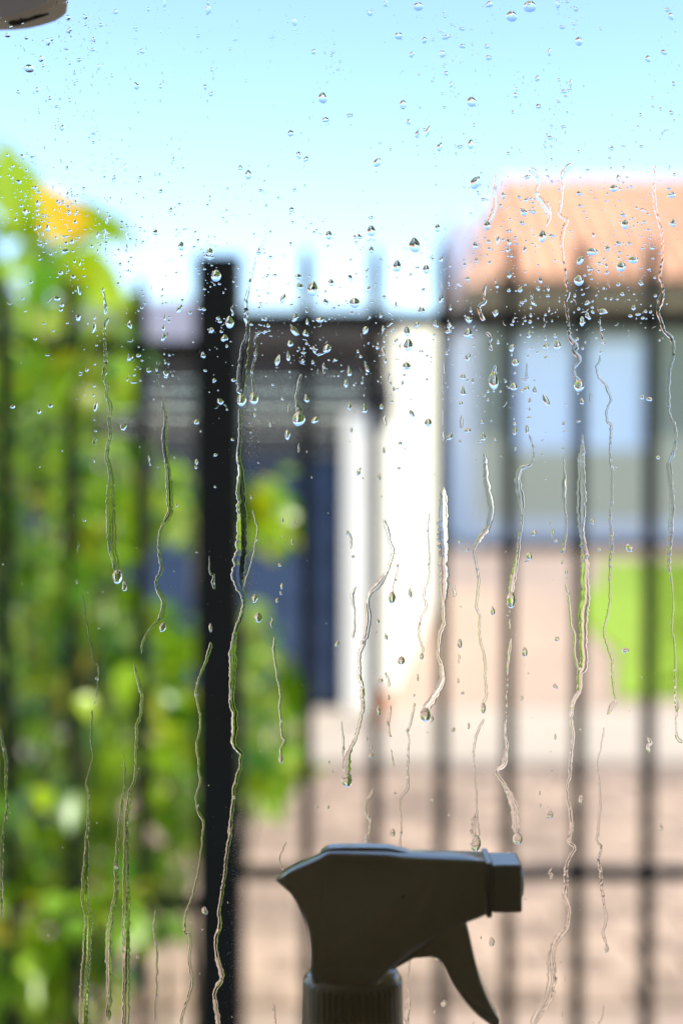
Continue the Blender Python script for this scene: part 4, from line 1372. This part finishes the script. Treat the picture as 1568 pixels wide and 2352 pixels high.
ORD = ['topmost', 'second from top', 'third from top', 'fourth from top', 'fifth from top', 'sixth from top', 'seventh from top', 'eighth from top', 'ninth from top', 'tenth from top']
ind = DR[:290]
clusters = {}
for q in ind:
    x, y, w_, h_, tl = q
    shp = 'slanted' if tl else 'long narrow' if h_ > 2 * w_ else 'flattened' if w_ > 1.25 * h_ else 'teardrop' if h_ > 1.3 * w_ else 'roundish'
    big = 'large' if w_ * h_ > 300 else 'mid sized' if w_ * h_ > 130 else 'small'
    clusters.setdefault((big, shp, backdrop(x, y)), []).append(q)
di = 0
for (big, shp, bd), qs in clusters.items():
    qs.sort(key=lambda q: q[1])
    gname = '%s %s drops over the %s' % (big, shp, bd)
    for k, q in enumerate(qs):
        if len(qs) == 1:
            lab = 'only %s %s water drop over the %s' % (big, shp, bd)
        elif len(qs) <= 10:
            lab = '%s %s drop over the %s, %s' % (big, shp, bd, ORD[k] if k < len(qs) - 1 else 'lowest')
        else:
            lab = '%s %s water drop over the %s, among many alike' % (big, shp, bd)
        x, y, w_, h_, tl = q
        di += 1
        B = Buf()
        ratio = h_ / max(w_, .1)
        if ratio > 2.6:
            bend = rnd.uniform(-.5, .5) * w_
            pts = [(x - bend, y - h_ / 2, w_ * .5), (x + bend, y - h_ * .18, w_ * .85), (x - bend * .6, y + h_ * .15, w_ * .8), (x, y + h_ / 2 - w_ * .3, w_ * 1.1), (x, y + h_ / 2, w_ * .9)]
            trail_geo(B, pts, seed=di + 100, jag=.5)
        elif ratio < .5:
            c_ = rnd.choice((-1, 1)) * h_ * .35
            pts = [(x - w_ / 2, y + c_, h_ * .7), (x - w_ * .15, y - c_ * .5, h_), (x + w_ * .2, y + c_ * .3, h_ * .9), (x + w_ / 2, y + c_, h_ * .6)]
            trail_geo(B, pts, seed=di + 100, jag=.5)
        else:
            tear = .15 + .35 * min(1, max(0, ratio - .8)) + rnd.uniform(-.05, .1)
            drop_geo(B, x, y, w_, h_, tear=tear, tilt=tl * .45 + rnd.uniform(-.12, .12), rough=(rnd.uniform(.02, .05) if w_ * h_ > 300 else rnd.uniform(.07, .24)), flat=rnd.uniform(.75, 1.1), seed=di, rings=8, seg=22)
        o_ = flush(B, 'water_drop')
        # origin at the drop
        ox, oz = gpt(x, y)
        off = Vector((ox, GF, oz))
        for v_ in o_.data.vertices:
            v_.co -= off
        o_.location = off
        tag(o_, lab, 'water drop', gname)

# ---- the smaller rest and the fine spatter: one mesh
B = Buf()
for q in DR[290:]:
    drop_geo(B, q[0], q[1], q[2], q[3], tear=.25, tilt=q[4] * .4, rough=.08, seed=q[0], rings=5, seg=12)
for q in STRUNG:
    drop_geo(B, *q, tear=.25, rough=.12, seed=q[0], rings=5, seg=12)
seeds = [q for q in DR if q[1] < 900]
n_ = 0
while n_ < 2900:
    q = rnd.choice(seeds)
    if q[1] > 620 and rnd.random() < .72:
        continue
    x = q[0] + rnd.gauss(0, 16)
    y = q[1] + rnd.gauss(0, 34)
    if not (-5 < x < 1573 and -5 < y < 1000):
        continue
    s = min(6.5, 1.6 + rnd.expovariate(1 / 1.5))
    drop_geo(B, x, y, s * rnd.uniform(.8, 1.5), s * rnd.uniform(.7, 1.5), tear=.2, tilt=rnd.uniform(-.5, .5), rough=.1, seed=n_, rings=3, seg=8, flat=.9)
    n_ += 1
for k_ in range(170):
    q = rnd.choice(seeds)
    x, y = q[0] + rnd.gauss(0, 20), q[1] + rnd.gauss(0, 40)
    if not (0 < x < 1568 and 0 < y < 980):
        continue
    pts, a_ = [], rnd.uniform(-.5, .5) + (math.pi / 2 if rnd.random() < .6 else 0)
    for j_ in range(rnd.choice((3, 4, 4, 5))):
        pts.append((x, y, rnd.uniform(1.6, 5.5)))
        a_ += rnd.uniform(-.9, .9)
        x += math.cos(a_) * 4.5
        y += math.sin(a_) * 4.5
    trail_geo(B, pts, seed=k_ + 900, jag=.6)
for _ in range(170):
    x, y = rnd.uniform(0, 1568), 1000 + rnd.random() ** 1.5 * 1350
    s = min(5, 1.2 + rnd.expovariate(1 / 1.0))
    drop_geo(B, x, y, s, s * rnd.uniform(1, 1.8), tear=.2, rough=.1, seed=x, rings=3, seg=8)
o_ = flush(B, 'water_spatter')
o_['kind'] = 'stuff'
o_['label'] = 'fine spatter of tiny drops across the upper glass'

# the spray goes on beyond the frame on both sides
B = Buf()
for k_ in range(1500):
    x = rnd.uniform(-1500, -12) if rnd.random() < .5 else rnd.uniform(1582, 3000)
    y = rnd.gauss(450, 420)
    if not -1800 < y < 2600:
        continue
    s = min(24, 2.2 + rnd.expovariate(1 / 4.0))
    drop_geo(B, x, y, s * rnd.uniform(.7, 1.1), s * rnd.uniform(.9, 1.7), tear=.25, rough=.1, seed=k_, rings=4, seg=10)
for k_ in range(26):
    x = rnd.uniform(-1300, -40) if rnd.random() < .5 else rnd.uniform(1610, 2800)
    y = rnd.uniform(500, 1400)
    pts = []
    for j_ in range(rnd.randint(6, 16)):
        pts.append((x, y, rnd.uniform(4, 12)))
        x += rnd.uniform(-9, 9)
        y += rnd.uniform(30, 60)
    trail_geo(B, pts, seed=k_ + 1500)
o_ = flush(B, 'water_spray')
o_['kind'] = 'stuff'
o_['label'] = 'drops and runs on the glass beyond both sides of the view'

# ---- dust and fine scratches on the glass
B = bmesh.new()


def fleck(x, y, s, ln=1.0, ang=0.0):
    gx, gz = gpt(x, y)
    s *= PX
    c_, sn = math.cos(ang), math.sin(ang)
    vs = []
    for (u, v_) in ((-1, 0), (0, -1), (1, 0), (0, 1)):
        a_, b_ = u * s / 2, v_ * s / 2 * ln
        vs.append(B.verts.new((gx + a_ * c_ - b_ * sn, GF - .00001, gz + a_ * sn + b_ * c_)))
    t_ = B.verts.new((gx, GF - s * .4, gz))
    for k in range(4):
        B.faces.new((vs[k], vs[(k + 1) % 4], t_))
    B.faces.new(vs[::-1])


for _ in range(900):
    fleck(rnd.uniform(0, 1568), rnd.uniform(500, 2352), rnd.uniform(.5, 1.2))
for _ in range(1000):
    y = rnd.uniform(930, 1400) if rnd.random() < .5 else rnd.uniform(1850, 2352)
    fleck(rnd.gauss(574 if y < 1500 else 541, 12), y, rnd.uniform(.5, 1.1), rnd.uniform(1, 2.5), rnd.uniform(-.4, .4))
for _ in range(40):
    fleck(rnd.uniform(80, 700), rnd.uniform(700, 2300), .5, rnd.uniform(8, 30), rnd.uniform(-.5, .3))
dm = mat('dust', (.62, .62, .60), .9)
translucent(dm, .5, (.8, .8, .8))
o_ = obj('dust', B, dm)
o_['kind'] = 'stuff'
o_['label'] = 'fine dust specks and scratches on the glass'
